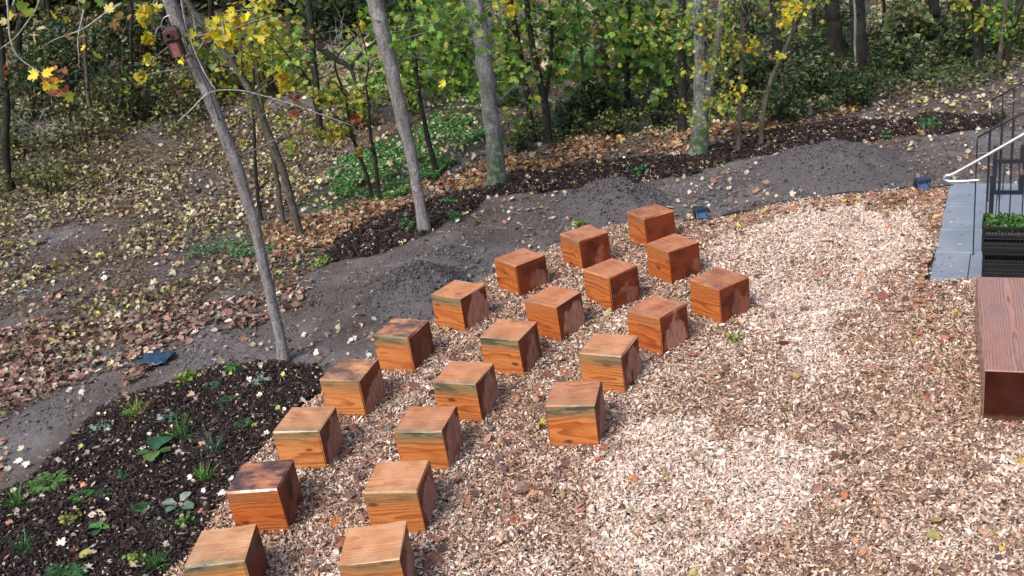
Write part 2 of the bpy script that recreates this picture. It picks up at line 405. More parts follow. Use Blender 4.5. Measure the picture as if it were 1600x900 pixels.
    dmask = m.math('MULTIPLY', m.rng(m.math('ADD', m.math('ADD', dd, m.math('SUBTRACT', .55, m.math('MULTIPLY', dry, .55))), m.math('MULTIPLY', m.math('SUBTRACT', ew, .5), 2.6)), .44, .64, 1, 0), m.rng(dry, .05, .75, 0, 1))
    eb = m.mix(m.math('MULTIPLY', dmask, .85), eb, m.mix(m.rng(m.noise(m.mapv(cs, (30, 30, 8)), 1, 4), .35, .7), (.42, .21, .155), (.26, .11, .075)))
    if bench: side = m.mix(m.math('ADD', .68, m.math('MULTIPLY', broad, .3)), side, m.mix(m.math('MULTIPLY', ring, .8), (.29, .175, .150), (.13, .060, .050))); eb = m.mix(.85, eb, (.016, .0035, .003))
    col = m.mix(end, side, eb)
    # foot splashed with soil
    col = m.mix(m.rng(m.math('ADD', Z, m.math('MULTIPLY', m.noise(cs, 20, 3), .04)), .03, .075, .55, 0), col, (.10, .06, .04))
    wet = m.rng(m.noise(cs, 4.5, 4, .6), .38, .62)
    rough = m.math('ADD', m.math('MULTIPLY', wet, .28), .17); rough = m.math('ADD', rough, m.math('MULTIPLY', dmask, .3))
    # a few standing-water spots on the tops
    pud = m.math('MULTIPLY', m.rng(m.noise(cs, 6.5, 4, .6), .585, .625), top)
    if bench:      # one standing puddle near the far left corner of the bench
        ex = m.math('MULTIPLY', m.math('SUBTRACT', X, pu[0]), 9); ey = m.math('MULTIPLY', m.math('SUBTRACT', Y, pu[1]), 6.5); ee = m.math('ADD', m.math('MULTIPLY', ex, ex), m.math('MULTIPLY', ey, ey))
        pud = m.math('MULTIPLY', m.rng(m.math('ADD', ee, m.math('MULTIPLY', m.noise(cs, 14, 3), 2)), 1.4, 2.0, 1, 0), top); rough = m.math('MULTIPLY', rough, m.math('SUBTRACT', 1, m.math('MULTIPLY', pud, .8)))
    bh = m.math('ADD', m.math('MULTIPLY', ring, .5), m.math('ADD', fine, m.math('MULTIPLY', warp, .6)))
    rough = m.math('ADD', rough, m.math('MULTIPLY', end, .15))
    m.bsdf(col, rough, coat=m.math('MULTIPLY', pud, .9), nrm=m.bump(bh, m.math('MULTIPLY', m.math('SUBTRACT', 1, m.math('MULTIPLY', pud, .85)), .45), .003), spec=m.math('SUBTRACT', .55, m.math('MULTIPLY', end, .35)))
    return m.m
M_WOOD = wood_mat('wet_douglas_fir')
def bark_mat(name, base, dark, light, moss=.3, sc=1., foot=0):
    m = NT(name); co = m.obj(); v = m.noise(m.mapv(co, (26 * sc, 26 * sc, 5 * sc)), 1, 6, .7); w = m.noise(co, 5 * sc, 5, .65); u = m.noise(co, 2.1, 3)
    c = m.mix(m.rng(v, .35, .65), dark, base); c = m.mix(m.rng(w, .5, .7, 0, .75), c, light)
    c = m.mix(m.math('MULTIPLY', m.rng(u, .48, .66), moss), c, (.045, .07, .030))
    li = m.noise(m.mapv(co, (1, 1, .8)), 34 * sc, 4, .7); c = m.mix(m.rng(li, .58, .66, 0, .7), c, light); c = m.mix(m.rng(li, .30, .38, .8, 0), c, dark)
    if foot:
        sz = m.n('ShaderNodeSeparateXYZ'); m.put(sz.inputs[0], co); c = m.mix(m.math('MULTIPLY', m.rng(sz.outputs[2], .1, 1.3, 1, 0), m.rng(m.noise(co, 9, 4), .35, .6)), c, (.05, .085, .035))
    m.bsdf(c, .8, m.bump(m.math('ADD', m.math('ADD', v, w), li), 1.0, .03), spec=.25); return m.m
M_BARK = bark_mat('grey_maple_bark', (.26, .245, .245), (.125, .115, .115), (.38, .37, .37), .2)
M_BARKG = bark_mat('pale_lichen_bark', (.26, .265, .26), (.11, .115, .11), (.42, .43, .42), .6, foot=1)
M_BARKD = bark_mat('dark_wet_bark', (.030, .025, .022), (.012, .010, .009), (.055, .050, .044), .35)
M_BARKM = bark_mat('brown_green_bark', (.11, .092, .072), (.045, .037, .03), (.19, .18, .16), .55)
M_TWIG = bark_mat('pale_twig_bark', (.42, .41, .38), (.22, .21, .19), (.6, .6, .58), .1)
M_STEEL = plain_mat('galvanised_steel', (.55, .57, .60), .36, .85, .5, .12, 20, .05)
M_TREAD = plain_mat('pale_grey_step', (.24, .26, .29), .5, 0, .5, .15, 20, .1)
M_BLACK = plain_mat('black_powder_coat', (.013, .015, .022), .5, 0, .35, .2, 30, .05)
M_PLAST = plain_mat('black_crate_plastic', (.008, .009, .011), .5, 0, .3, .2, 30, .1)
M_LAMPB = plain_mat('blue_black_lamp_housing', (.018, .032, .058), .35, 0, .5, .2, 20, .05)
M_GLASS = plain_mat('blue_lamp_glass', (.030, .075, .16), .10, 0, .8, .1, 10, 0)
M_FOIL = plain_mat('dark_blue_film', (.018, .048, .085), .32, 0, .6, .3, 8, .4)
M_NEST = plain_mat('brown_woodcrete', (.062, .030, .030), .8, 0, .3, .25, 45, .5)
M_NESTP = plain_mat('pink_brown_front', (.20, .075, .075), .75, 0, .3, .25, 30, .4)
M_HOLE = plain_mat('hole_dark', (.006, .005, .005), .9, 0, .1, .1, 10, 0)
M_EDGE = plain_mat('black_edging', (.015, .015, .016), .6)
def slab_mat():
    m = NT('blue_grey_concrete'); co = m.obj(); a = m.noise(co, 1.6, 5, .6); b = m.noise(co, 45, 4, .7); c = m.mix(m.rng(a, .35, .65), (.165, .195, .24), (.225, .255, .305))
    c = m.mix(m.rng(b, .35, .65, 0, .3), c, (.15, .17, .20)); c = m.mix(m.rng(m.noise(co, 5, 5, .7), .62, .72, 0, .5), c, (.10, .11, .12))
    m.bsdf(c, m.rng(a, .3, .7, .3, .6), m.bump(b, .2, .003)); return m.m
M_SLAB = slab_mat()
def soil_mat(name, base=(.135, .122, .122)):
    m = NT(name); co = m.obj(); a = m.noise(co, 2.2, 5, .6); b = m.noise(co, 28, 6, .75); c0 = m.noise(co, 110, 3, .7)
    c = m.mix(m.rng(a, .35, .65), tuple(q * .78 for q in base), base); c = m.mix(m.rng(b, .40, .62, 0, .6), c, tuple(q * 1.5 for q in base)); c = m.mix(m.rng(c0, .5, .68, 0, .7), c, tuple(q * .45 for q in base))
    m.bsdf(c, .78, m.bump(m.math('ADD', b, m.math('MULTIPLY', c0, .5)), .9, .02), spec=.3); return m.m
M_MOUND = soil_mat('dug_soil', (.088, .079, .083))
def ground_mat():
    m = NT('forest_ground'); co = m.obj(); reg = m.attr('reg'); sx = m.n('ShaderNodeSeparateColor'); m.put(sx.inputs[0], reg); chipm, mul, litm = sx.outputs
    reg2 = m.attr('reg2'); s2 = m.n('ShaderNodeSeparateColor'); m.put(s2.inputs[0], reg2); gr = s2.outputs[0]
    a = m.noise(co, 1.3, 5, .6); b = m.noise(co, 18, 6, .75); d = m.noise(co, 90, 4, .75); big = m.noise(co, .45, 3)
    c = m.mix(m.rng(a, .35, .65), (.095, .083, .083), (.17, .152, .152)); c = m.mix(m.rng(b, .4, .62, 0, .6), c, (.235, .215, .215)); c = m.mix(m.rng(d, .5, .68, 0, .7), c, (.055, .047, .043))
    c = m.mix(m.rng(big, .42, .58, 0, .7), c, (.095, .068, .055))
    vo = m.n('ShaderNodeTexVoronoi'); m.put(vo.inputs['Vector'], m.mapv(co, (1, 1.0, 1))); vo.inputs['Scale'].default_value = 16
    hs = m.n('ShaderNodeSeparateColor'); m.put(hs.inputs[0], vo.outputs[1])
    lc = m.mix(hs.outputs[0], (.085, .05, .028), (.19, .135, .07)); lc = m.mix(m.rng(hs.outputs[1], .75, .8, 0, .6), lc, (.30, .26, .12)); lc = m.mix(m.rng(vo.outputs[0], .4, .7), lc, (.03, .022, .016))
    c = m.mix(m.math('MULTIPLY', litm, m.rng(b, .35, .5)), c, lc)
    c = m.mix(mul, c, m.mix(m.rng(d, .4, .6), (.012, .009, .009), (.035, .024, .022)))
    c = m.mix(chipm, c, m.mix(m.rng(d, .4, .6), (.09, .052, .034), (.22, .135, .09)))
    c = m.mix(gr, c, m.mix(m.rng(b, .4, .6), (.020, .035, .012), (.045, .075, .022)))
    bh = m.math('ADD', m.math('ADD', b, m.math('MULTIPLY', d, .4)), m.math('MULTIPLY', vo.outputs[0], m.math('MULTIPLY', litm, -.8)))
    m.bsdf(c, m.rng(a, .3, .7, .55, .85), m.bump(bh, 1.0, .045), spec=.3); return m.m
M_GROUND = ground_mat()

# ------------------------------------------------------------------ areas of ground (outlined on the terrain)
BED = poly([(508, 606), (500, 572), (440, 566), (330, 577), (245, 607), (165, 640), (112, 690), (50, 745), (-40, 800), (-200, 880), (-240, 1010), (100, 1010), (262, 900), (285, 884), (352, 775), (425, 680)])
CHIPS = poly([(150, 1010), (285, 884), (352, 775), (425, 680), (505, 608), (560, 566), (590, 560), (668, 505), (700, 480), (765, 432), (860, 385), (955, 352), (1060, 346), (1130, 338), (1250, 312), (1380, 298), (1495, 291), (1470, 365), (1446, 440), (1530, 443), (1900, 430), (1900, 1010)])
STRIP = poly([(505, 408), (560, 400), (612, 388), (690, 352), (770, 308), (850, 300), (960, 289), (1060, 275), (1180, 245), (1300, 222), (1450, 213), (1545, 200), (1560, 180), (1480, 180), (1400, 186), (1300, 192), (1190, 207), (1090, 240), (950, 252), (830, 272), (760, 297), (690, 305), (610, 335), (550, 355)])
ORANGE = poly([(400, 395), (480, 400), (560, 360), (610, 335), (700, 305), (760, 297), (830, 272), (950, 252), (1090, 240), (1190, 207), (1330, 190), (1330, 172), (1180, 195), (1080, 200), (930, 208), (800, 240), (700, 272), (600, 305), (480, 345), (400, 370)])
GRASS = poly([(478, 335), (470, 300), (520, 255), (600, 225), (660, 190), (720, 160), (760, 150), (770, 215), (700, 262), (640, 290), (560, 315)])
GRASS2 = poly([(850, 130), (850, 88), (935, 85), (935, 125)])
GRASS3 = poly([(315, 400), (330, 375), (395, 362), (412, 385), (385, 398)])
LITTER = poly([(-300, 700), (0, 660), (90, 620), (250, 520), (400, 470), (520, 400), (470, 350), (480, 300), (560, 230), (640, 150), (640, 40), (300, 40), (-300, 60)])
IVYL = poly([(-200, 350), (60, 335), (160, 270), (250, 240), (330, 215), (330, 120), (250, 20), (-200, 10)])
IVYR = poly([(1180, 200), (1330, 172), (1450, 160), (1560, 130), (1700, 90), (1700, 10), (1150, 10), (1000, 100), (870, 150), (780, 235), (850, 232), (930, 206), (1080, 198)])
PALE1 = poly([(1110, 360), (1200, 340), (1330, 320), (1420, 330), (1430, 380), (1380, 430), (1340, 500), (1330, 600), (1260, 610), (1200, 540), (1180, 470), (1130, 420)])
PALE2 = poly([(940, 700), (1020, 665), (1130, 670), (1270, 690), (1300, 740), (1230, 810), (1120, 880), (1030, 900), (950, 840), (920, 760)])
LIT_GAPS = [poly(p) for p in ([(845, 125), (840, 40), (900, 0), (935, 20), (935, 120)], [(1365, 60), (1365, -10), (1450, -10), (1452, 50)], [(1240, 50), (1245, -10), (1290, -10), (1290, 45)], [(500, 140), (520, 75), (620, 60), (640, 130), (560, 150)], [(1478, 60), (1480, -10), (1518, -10), (1515, 70)], [(690, 40), (690, -10), (735, -10), (735, 40)])]  # gaps in the wood where light on the ground is painted as paler leaves
def in_lit_gap(x, y):
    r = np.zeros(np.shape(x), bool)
    for p in LIT_GAPS: r |= soft(x, y, p, .7, .5, 61)
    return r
# frame of the building-side things: v runs away from the camera along the terrace, u to the right
Vd = np.array([.475, .880]); Vd /= np.linalg.norm(Vd); Ud = np.array([Vd[1], -Vd[0]]); URZ = math.atan2(Ud[1], Ud[0])

# ------------------------------------------------------------------ ground sheet
def axis(lo, hi, st, far_lo, far_hi):
    a = list(np.arange(lo, hi, st)); s = st; x = a[-1]
    while x < far_hi: s *= 1.13; x += s; a.append(x)
    s = st; x = a[0]; b = []
    while x > far_lo: s *= 1.13; x -= s; b.append(x)
    return np.array(b[::-1] + a)
gx = axis(-8.5, 8.5, .075, -400, 400); gy = axis(4.5, 22, .075, -300, 600)
GX, GY = np.meshgrid(gx, gy); X_, Y_ = GX.ravel(), GY.ravel()
in_chip = soft(X_, Y_, CHIPS, .08); in_mul = (soft(X_, Y_, BED, .10, 3) | soft(X_, Y_, STRIP, .18, 2.0, 3)) & ~in_chip
in_lit = soft(X_, Y_, LITTER, .5, .8, 7) | (Y_ > 19) | soft(X_, Y_, ORANGE, .2); in_gr = soft(X_, Y_, GRASS, .9, 1.0, 9) | soft(X_, Y_, GRASS2, .6, .6, 9) | soft(X_, Y_, IVYR, .5, .8, 2) * (fbm(X_ * .5, Y_ * .5, 2, 4) > .45)
near = sstep(30, 18, np.hypot(X_, Y_))
Z_ = hgt(X_, Y_) + near * ((fbm(X_ * 1.3, Y_ * 1.3, 3, 21) - .5) * .07 + (fbm(X_ * 4, Y_ * 4, 4, 31) - .5) * .075 * (1 - .7 * in_chip)) - .03
Z_ += in_mul * (.03 + .05 * (fbm(X_ * 3, Y_ * 3, 3, 61) - .5))
slab_uv = np.stack([(X_ - 4.57) * Ud[0] + (Y_ - 10.1) * Ud[1], (X_ - 4.57) * Vd[0] + (Y_ - 10.1) * Vd[1]], 1)
Z_ = np.where((slab_uv[:, 0] > -.15) & (slab_uv[:, 1] > -.15) & (slab_uv[:, 1] < 3.5), np.minimum(Z_, -.055), Z_)
nx, ny = len(gx), len(gy); q = np.arange(nx * ny).reshape(ny, nx)
F = np.stack([q[:-1, :-1], q[:-1, 1:], q[1:, 1:], q[1:, :-1]], -1).reshape(-1, 4)
me = mesh_np('ground', np.stack([X_, Y_, Z_], 1), F, smooth=True)
add_col(me, 'reg', np.stack([in_chip * 1., in_mul * 1., in_lit * sstep(-.05, .2, fbm(X_ * .8, Y_ * .8, 3, 77) - .38)], 1)); add_col(me, 'reg2', np.stack([in_gr * .8, in_gr * 0, in_gr * 0], 1))
tag(link('ground', me, M_GROUND), 'bare grey soil and wooded bank under the leaf litter', kind='structure')
def surf(x, y):      # height of the finished sheet
    nr = sstep(30, 18, np.hypot(x, y))
    return hgt(x, y) + nr * (fbm(np.asarray(x) * 1.3, np.asarray(y) * 1.3, 3, 21) - .5) * .07 - .03

# ------------------------------------------------------------------ timber seat blocks
def block_mesh(name, w, h, seed, att, L=None):
    r = np.random.default_rng(seed); L = L or w; x, y, z = w / 2, L / 2, h; b = r.uniform(.006, .013)
    mb = MB().box((0, 0, z / 2 - .03), (w, L, h + .06), bev=b); V = np.concatenate(mb.v)
    V = V + np.sign(V - np.array([0, 0, h / 2])) * r.normal(0, .0035, V.shape)
    me = bpy.data.meshes.new(name); me.from_pydata(V.tolist(), [], mb.f); me.update()
    for k, v in att.items():
        a = me.attributes.new(k, 'FLOAT', 'POINT'); a.data.foreach_set('value', np.full(len(V), v, np.float32))
    return me
BL = [  # x, y, angle, stain, edge, dry, tone, label
 (1.938, 12.539, .381, .55, .3, .15, .1, 'dark orange timber block at the far end of the left row, beside the ground lamp'),
 (1.005, 12.086, .463, .3, .4, .35, .15, 'orange timber block second from far end of the left row, before the grey heap'),
 (.148, 11.573, .582, .2, .2, .35, .1, 'orange timber block third from the far end of the left row, striped red end face'),
 (-.619, 10.808, .858, .1, 1., .8, .35, 'timber block with pale pink top and grey-green rim beside the near soil heap'),
 (-1.245, 9.969, 1.068, .95, .9, .3, .45, 'timber block with blackened top and almost black end face, just past the young tree'),
 (-1.723, 9.122, 1.172, .8, .6, .9, .7, 'yellow-brown timber block with puddles on its dark top, touching the mulch bed corner'),
 (-2.055, 8.228, 1.313, .35, .9, 1., .7, 'timber block with green-streaked front in the left row, beside the middle of the mulch bed'),
 (-2.314, 7.340, 1.444, 1., .15, .35, .1, 'smooth orange timber block with purple-black stained top and a knot, second from front left'),
 (-2.444, 6.426, 1.509, .25, 1., .2, .85, 'pale yellow-topped timber block nearest the camera in the left row, cut by the lower edge'),
 (1.970, 11.267, .467, .2, .3, .3, .05, 'orange timber block at the far end of the middle row'),
 (1.151, 10.767, .587, .25, .2, .35, .15, 'orange timber block second from the far end of the middle row, small leaf on top'),
 (.432, 10.200, .799, .15, .3, .75, .15, 'orange timber block with rippled front grain, third from the far end of the middle row'),
 (-.099, 9.507, 1.052, .2, 1., .6, .35, 'timber block with a grey-green front rim, fourth from the far end of the middle row'),
 (-.582, 8.674, 1.137, .15, .9, .95, .4, 'timber block with a small black hole below its rim, centre of the middle row'),
 (-.926, 7.887, 1.285, .3, 1., 1., .35, 'timber block with black rim and large pale end patch, third from front, middle row'),
 (-1.140, 7.021, 1.367, .05, .6, 1., .5, 'light orange timber block with clean top, second from front in the middle row'),
 (-1.274, 6.160, 1.524, .05, .6, .9, .6, 'light orange timber block nearest the camera in the middle row, cut by the lower edge'),
 (2.223, 10.009, .544, .5, .1, .3, .1, 'brown-topped timber block at the far end of the right row, beside open pale chips'),
 (1.445, 9.514, .697, .3, .4, .8, .1, 'orange timber block with swirling front grain, second from the far end of the right row'),
 (.839, 8.822, 1.073, .1, .9, .8, .5, 'orange timber block with cream rim, second from the front of the right row'),
 (.405, 7.950, 1.286, .35, 1., .9, .35, 'timber block with grey-banded top standing alone at the front of the right row'),
]
for i, (x, y, th, stn, edg, dry, tone, lab) in enumerate(BL):
    me = block_mesh('timber_block', .45, .43, 100 + i, dict(seed=float(i * 1.37 + .5), stain=stn, edge=edg, dry=dry, tone=tone))
    o = link('timber_block', me, M_WOOD, None, (x, y, 0)); o.rotation_euler = (0, 0, th)
    tag(o, lab, 'seat block', 'timber seat blocks in three rows')
# the long beam bench at the right
F0 = PZ(1537, 578, .46); L0 = PZ(1525, 433, .46)
bv = (L0 - F0).to_2d(); bl_ = bv.length; bv.normalize(); bu = Vector((bv.y, -bv.x)); bw = .62; pp = PZ(1562, 482, .46) - F0; M_BENCH = wood_mat('red_brown_beam', True, (pp.x * bu.x + pp.y * bu.y - bw / 2, pp.x * bv.x + pp.y * bv.y - bl_ / 2))
be = empty('timber_bench', (F0.x + bu.x * bw + bv.x * bl_ / 2, F0.y + bu.y * bw + bv.y * bl_ / 2, 0), math.atan2(bu.y, bu.x))
tag(be, 'long heavy red-brown timber bench with a wet patch, cut by the right edge', 'bench')
for k in range(2):
    me = block_mesh('beam', bw - .004, .46, 300 + k, dict(seed=31.3 + k * 4, stain=.35, edge=.0, dry=.0, tone=.0), L=bl_)
    o = bpy.data.objects.new('beam', me); COL.objects.link(o); me.materials.append(M_BENCH); o.parent = be; o.location = ((k - .5) * bw, 0, 0)

# ------------------------------------------------------------------ paving, stair, railings, crates
def uv(u, v, z=0):   # terrace frame, origin at the paving's near-left corner
    return Vector((4.57 + Ud[0] * u + Vd[0] * v, 10.1 + Ud[1] * u + Vd[1] * v, z))
pav = empty('concrete_paving', uv(0, 0, 0), URZ); pav['kind'] = 'structure'; pav['label'] = 'blue-grey concrete slab path beside the wood chips'
UVI = Matrix.Rotation(-URZ, 3, 'Z')
lens = [(0, .78), (.78, 1.5), (1.5, 2.35), (2.35, 3.3)]
for (v0, v1) in lens:
    for (u0, u1) in ((0, .38), (.38, 1.2), (1.2, 2.0), (2.0, 2.8), (2.8, 3.6)) if v0 < .1 else ((0, .6), (.6, 1.4), (1.4, 2.2), (2.2, 3.0), (3.0, 3.8)):
        mb = MB().box(((u0 + u1) / 2, (v0 + v1) / 2, -.02), (u1 - u0 - .008, v1 - v0 - .008, .07), bev=.004)
        o = mb.build('paving_slab', M_SLAB, pav); o.rotation_euler = (random.uniform(-.002, .002), random.uniform(-.002, .002), 0)
zs = .015
def on_uv(px, py, v):     # pixel -> point in the vertical plane v = const of the terrace frame
    d = ray(px, py); o = np.array([0, 0, CAM_H]); nn = np.array([Vd[0], Vd[1], 0]); p0 = np.array(uv(0, v)); t = ((p0 - o) @ nn) / (d @ nn); return Vector(o + t * d)
def railing(name, v, posts, rail, lab):
    """posts: (px, py_top, py_foot or None for the ground); rail: two pixels"""
    e = empty(name, uv(1, v, 0)); inv = e.location; tag(e, lab, 'railing')
    a, b = on_uv(*rail[0], v), on_uv(*rail[1], v); dr = (b - a); b = b + dr * 1.2
    MB().tube([a - inv, b - inv], .010, 8).build('top_rail', M_BLACK, e, True)
    for px, pt, zf in posts:
        t = on_uv(px, pt, v); foot = Vector((t.x, t.y, zf)); 
        MB().box(((t + foot) / 2 - inv), (.014, .014, (t.z - zf)), bev=.002, R=Matrix.Rotation(URZ, 3, 'Z')).build('post', M_BLACK, e)
    return e, a, b
vn = .70
ra, a1, b1 = railing('stair_railing', vn, [(1527, 217, zs), (1546, 206, zs), (1567, 195, .1), (1585, 184, .3), (1606, 173, .45)], ((1527, 215), (1600, 176)), 'near black metal stair railing rising to the right above the crates')
inv = ra.location
def rail_pts(l): return [on_uv(x, y, vn) + Vector((-Vd[0] * off, -Vd[1] * off, 0)) - inv for x, y, off in l]
hp = resample(rail_pts([(1533, 280, .03), (1505, 280.5, .06), (1484, 280.5, .06), (1476, 277, .06), (1480, 271.5, .06), (1490, 269, .06), (1530, 247, .06), (1600, 207, .06), (1680, 162, .06)]), 6)
MB().tube(hp, .019, 10).build('handrail', M_STEEL, ra, True)
rb, a2, b2 = railing('stair_railing', 2.55, [(1550, 158, zs), (1567, 148, .1), (1585, 138, .3), (1606, 126, .45)], ((1549.5, 157), (1600, 128)), 'far black metal stair railing behind the steps')
st = empty('metal_stair', uv(1.3, 1.5, 0)); tag(st, 'dark metal steps between the two black railings', 'steps'); inv = st.location; RU = Matrix.Rotation(URZ, 3, 'Z')
t0 = on_uv(1548, 299, 1.25); u0 = (t0 - uv(0, 0)).dot(Vector((Ud[0], Ud[1], 0))); z0 = t0.z
tw = .33; rise = .185
for k in range(3):
    z = z0 + k * rise; uu = u0 + k * tw * .92
    mb = MB()
    for g in range(4): mb.box(uv(uu + tw * (g + .5) / 4, 1.85, z) - inv, (.014, 1.17, .022), R=RU)
    mb.build('tread', M_BLACK, st)
for vv in (1.25, 2.45):
    pts = []
    mb = MB()
    for k in range(3):
        z = z0 + k * rise; uu = u0 + k * tw * .92
        mb.box(uv(uu + tw / 2, vv, z - .012) - inv, (tw + .02, .012, .05), R=RU)
        mb.box(uv(uu + .012, vv + .013, z - rise / 2 - .02) - inv, (.05, .012, rise + (.0 if k else max(0, z0 - rise))), R=RU)
    mb.build('stringer', M_BLACK, st)
# crates
cv = -.06; c00 = PZ(1532, 436, 0)
def crate(z, inset, lab, plants=False):
    W_, D_, H_ = .60 - inset * 2, .40 - inset * 2, .295
    e = empty('plastic_crate', (c00.x + Ud[0] * .30 + Vd[0] * .2, c00.y + Ud[1] * .30 + Vd[1] * .2, z), URZ); tag(e, lab, 'crate', 'black crates beside the bench')
    for sx in (-1, 1):
        for sy in (-1, 1): MB().box((sx * (W_ / 2 - .012), sy * (D_ / 2 - .012), H_ / 2), (.03, .03, H_), bev=.004).build('corner_post', M_PLAST, e)
    mb = MB().box((0, 0, .006), (W_ - .02, D_ - .02, .012)); mb.build('base', M_PLAST, e)
    for (cx, cy, ln, ax) in ((0, -D_ / 2, W_, 0), (0, D_ / 2, W_, 0), (-W_ / 2, 0, D_, 1), (W_ / 2, 0, D_, 1)):
        mb = MB()
        def bar(a, zc, la, lz, th=.01):
            if ax == 0: mb.box((cx + a, cy, zc), (la, th, lz), bev=.002)
            else: mb.box((cx, cy + a, zc), (th, la, lz), bev=.002)
        bar(0, .03, ln - .03, .05); bar(0, H_ * .30, ln - .03, .012); bar(0, H_ * .52, ln - .03, .014, .014)
        bar(0, H_ * .56 + .02, ln - .03, .03, .008); bar(0, H_ * (.24 if plants else .36), ln - .03, H_ * (.28 if plants else .56), .0045)
        if ax == 0 and cy < 0 or ax == 1: bar(0, H_ - .02, ln - .03, .03, .018)
        else:
            for s in (-1, 1): bar(s * ln * .42, H_ - .005, ln * .14, .02, .018)
            bar(0, H_ - .05, ln - .03, .02, .018)
        n = int(ln / .032)
        for i in range(n + 1):
            a = -ln / 2 + .02 + (ln - .04) * i / n; mb.box((cx + a, cy, H_ / 2) if ax == 0 else (cx, cy + a, H_ / 2), (.007, .006, H_ - .03))
        mb.build('side', M_PLAST, e)
    return e
crate(.02, .012, 'lower empty-looking black plastic crate behind the bench end')
crt = crate(.318, 0, 'upper black plastic crate filled with green seedlings', True)

# ------------------------------------------------------------------ leafy helpers
MAPLES = [maple(.12), maple(.35), maple(-.25)]; OVALS = [oval(.2), oval(-.25, .3), oval(.4, .4)]
def leaf_mesh(name, P, S, C, protos, tilt=.9, parent=None, mat=None, r=rng):
    P = np.asarray(P); n = len(P); E = eulers(n, tilt, r); Vs, Fs, Cs = [], [], []; off = 0; pk = r.integers(0, len(protos), n)
    for k, (pv, pf) in enumerate(protos):
        s = pk == k
        if not s.any(): continue
        V, F, C2 = replicate(pv, pf, P[s], E[s], np.asarray(S)[s], C[s]); Vs.append(V); Fs.append(F + off); Cs.append(C2); off += len(V)
    me = mesh_np(name, np.concatenate(Vs), np.concatenate(Fs), np.concatenate(Cs))
    return link(name, me, mat or M_LEAF, parent)
# plants in the crate
n = 900; P = np.stack([rng.uniform(-.285, .285, n), rng.uniform(-.185, .185, n), .22 + rng.uniform(0, .085, n)], 1)
sd_o = empty('seedlings', (0, 0, 0)); sd_o.location = crt.location; sd_o.rotation_euler = crt.rotation_euler
tag(sd_o, 'bright green leafy seedlings packed in the upper crate', 'seedlings')
leaf_mesh('foliage', P, rng.uniform(.03, .055, n), palette(n, [(.05, .14, .03), (.08, .22, .04), (.16, .22, .05), (.03, .09, .03)], [3, 4, 1, 2]), OVALS, .7, sd_o)
mb = MB().box((0, 0, .20), (.56, .36, .03)); mb.build('potting_soil', M_MOUND, sd_o)

# ------------------------------------------------------------------ lamps, edging, dark film, soil heaps
def ground_lamp(px, py, rz, lab, s=.155):
    p = G(px, py); e = empty('ground_lamp', (p.x, p.y, .0), rz); tag(e, lab, 'ground lamp', 'black ground lamps on the chip edge')
    mb = MB(); w = s; h = s * .95; d = s * .75       # flared trapezoid hood, open front showing the glass
    V = [(-w * .62, -d, 0), (w * .62, -d, 0), (w * .5, d, 0), (-w * .5, d, 0), (-w * .42, -d * .25, h), (w * .42, -d * .25, h), (w * .42, d * .8, h * .92), (-w * .42, d * .8, h * .92)]
    V2 = [(-w * .46, -d * 1.0 + .004, .015), (w * .46, -d + .004, .015), (w * .30, -d * .30, h * .86), (-w * .30, -d * .30, h * .86)]
    mb.add(V, [(2, 3, 7, 6), (0, 3, 2, 1), (0, 4, 7, 3), (1, 2, 6, 5), (4, 5, 6, 7)]); mb.add(V[:2] + V[4:6] + V2, [(0, 1, 5, 4), (1, 3, 6, 5), (3, 2, 7, 6), (2, 0, 4, 7)])
    mb.build('housing', M_LAMPB, e)
    MB().add([(x, y + .02, z) for x, y, z in V2], [(0, 1, 2, 3)]).build('glass', M_GLASS, e)
    MB().box((0, -d * .62, h * .97), (w * .98, .03, .02), bev=.004).build('visor', M_LAMPB, e)
    for sx in (-1, 1): MB().box((sx * w * .60, -d * .2, h * .42), (.012, .05, h * .9), R=Matrix.Rotation(sx * .22, 3, 'Y'), bev=.003).build('bracket', M_BLACK, e)
    return e
ground_lamp(1095, 341, .1, 'blue-black ground lamp beside the far timber blocks')
ground_lamp(1440, 296, .0, 'blue-black ground lamp near the paving and handrail')
pts = [PZ(x, y, .01) for x, y in ((1062, 347), (1110, 341), (1150, 333), (1200, 321), (1260, 311), (1330, 302), (1400, 297), (1430, 295), (1490, 291))]
rp = resample(pts, 6); mb = MB(); V = []
for k, p in enumerate(rp): w = .012 * math.sin(k * .7); V += [(p[0] - .004, p[1] + w, -.03), (p[0] + .004, p[1] + .008 + w, -.03), (p[0] + .004, p[1] + .008 + w, .022 + w), (p[0] - .004, p[1] + w, .022 + w)]
F = [(4 * k + a, 4 * k + 4 + a, 4 * k + 4 + (a + 1) % 4, 4 * k + (a + 1) % 4) for k in range(len(rp) - 1) for a in range(4)]
tag(mb.add(V, F).build('edging_strip', M_EDGE), 'thin black edging strip between wood chips and bare soil', 'edging')
c = G(246, 563); r_ = np.random.default_rng(4); V = []; nn = 9
for i in range(nn):
    for j in range(nn):
        a, b = i / (nn - 1) - .5, j / (nn - 1) - .5; V.append((c.x + (a * .36 + b * .07) * (1 + .1 * math.sin(b * 9)), c.y + (b * .36 - a * .16) * (1 - .25 * abs(a)), surf(c.x, c.y) + .055 + .016 * math.sin(a * 14 + b * 9) + r_.normal(0, .003)))
F = [(i * nn + j, i * nn + j + 1, (i + 1) * nn + j + 1, (i + 1) * nn + j) for i in range(nn - 1) for j in range(nn - 1)]
fm = MB().add(V, F).build('plastic_sheet_scrap', M_FOIL, smooth=True); md = fm.modifiers.new('t', 'SOLIDIFY'); md.thickness = .006
tag(fm, 'crumpled dark blue plastic scrap lying on the bare soil', 'plastic scrap')
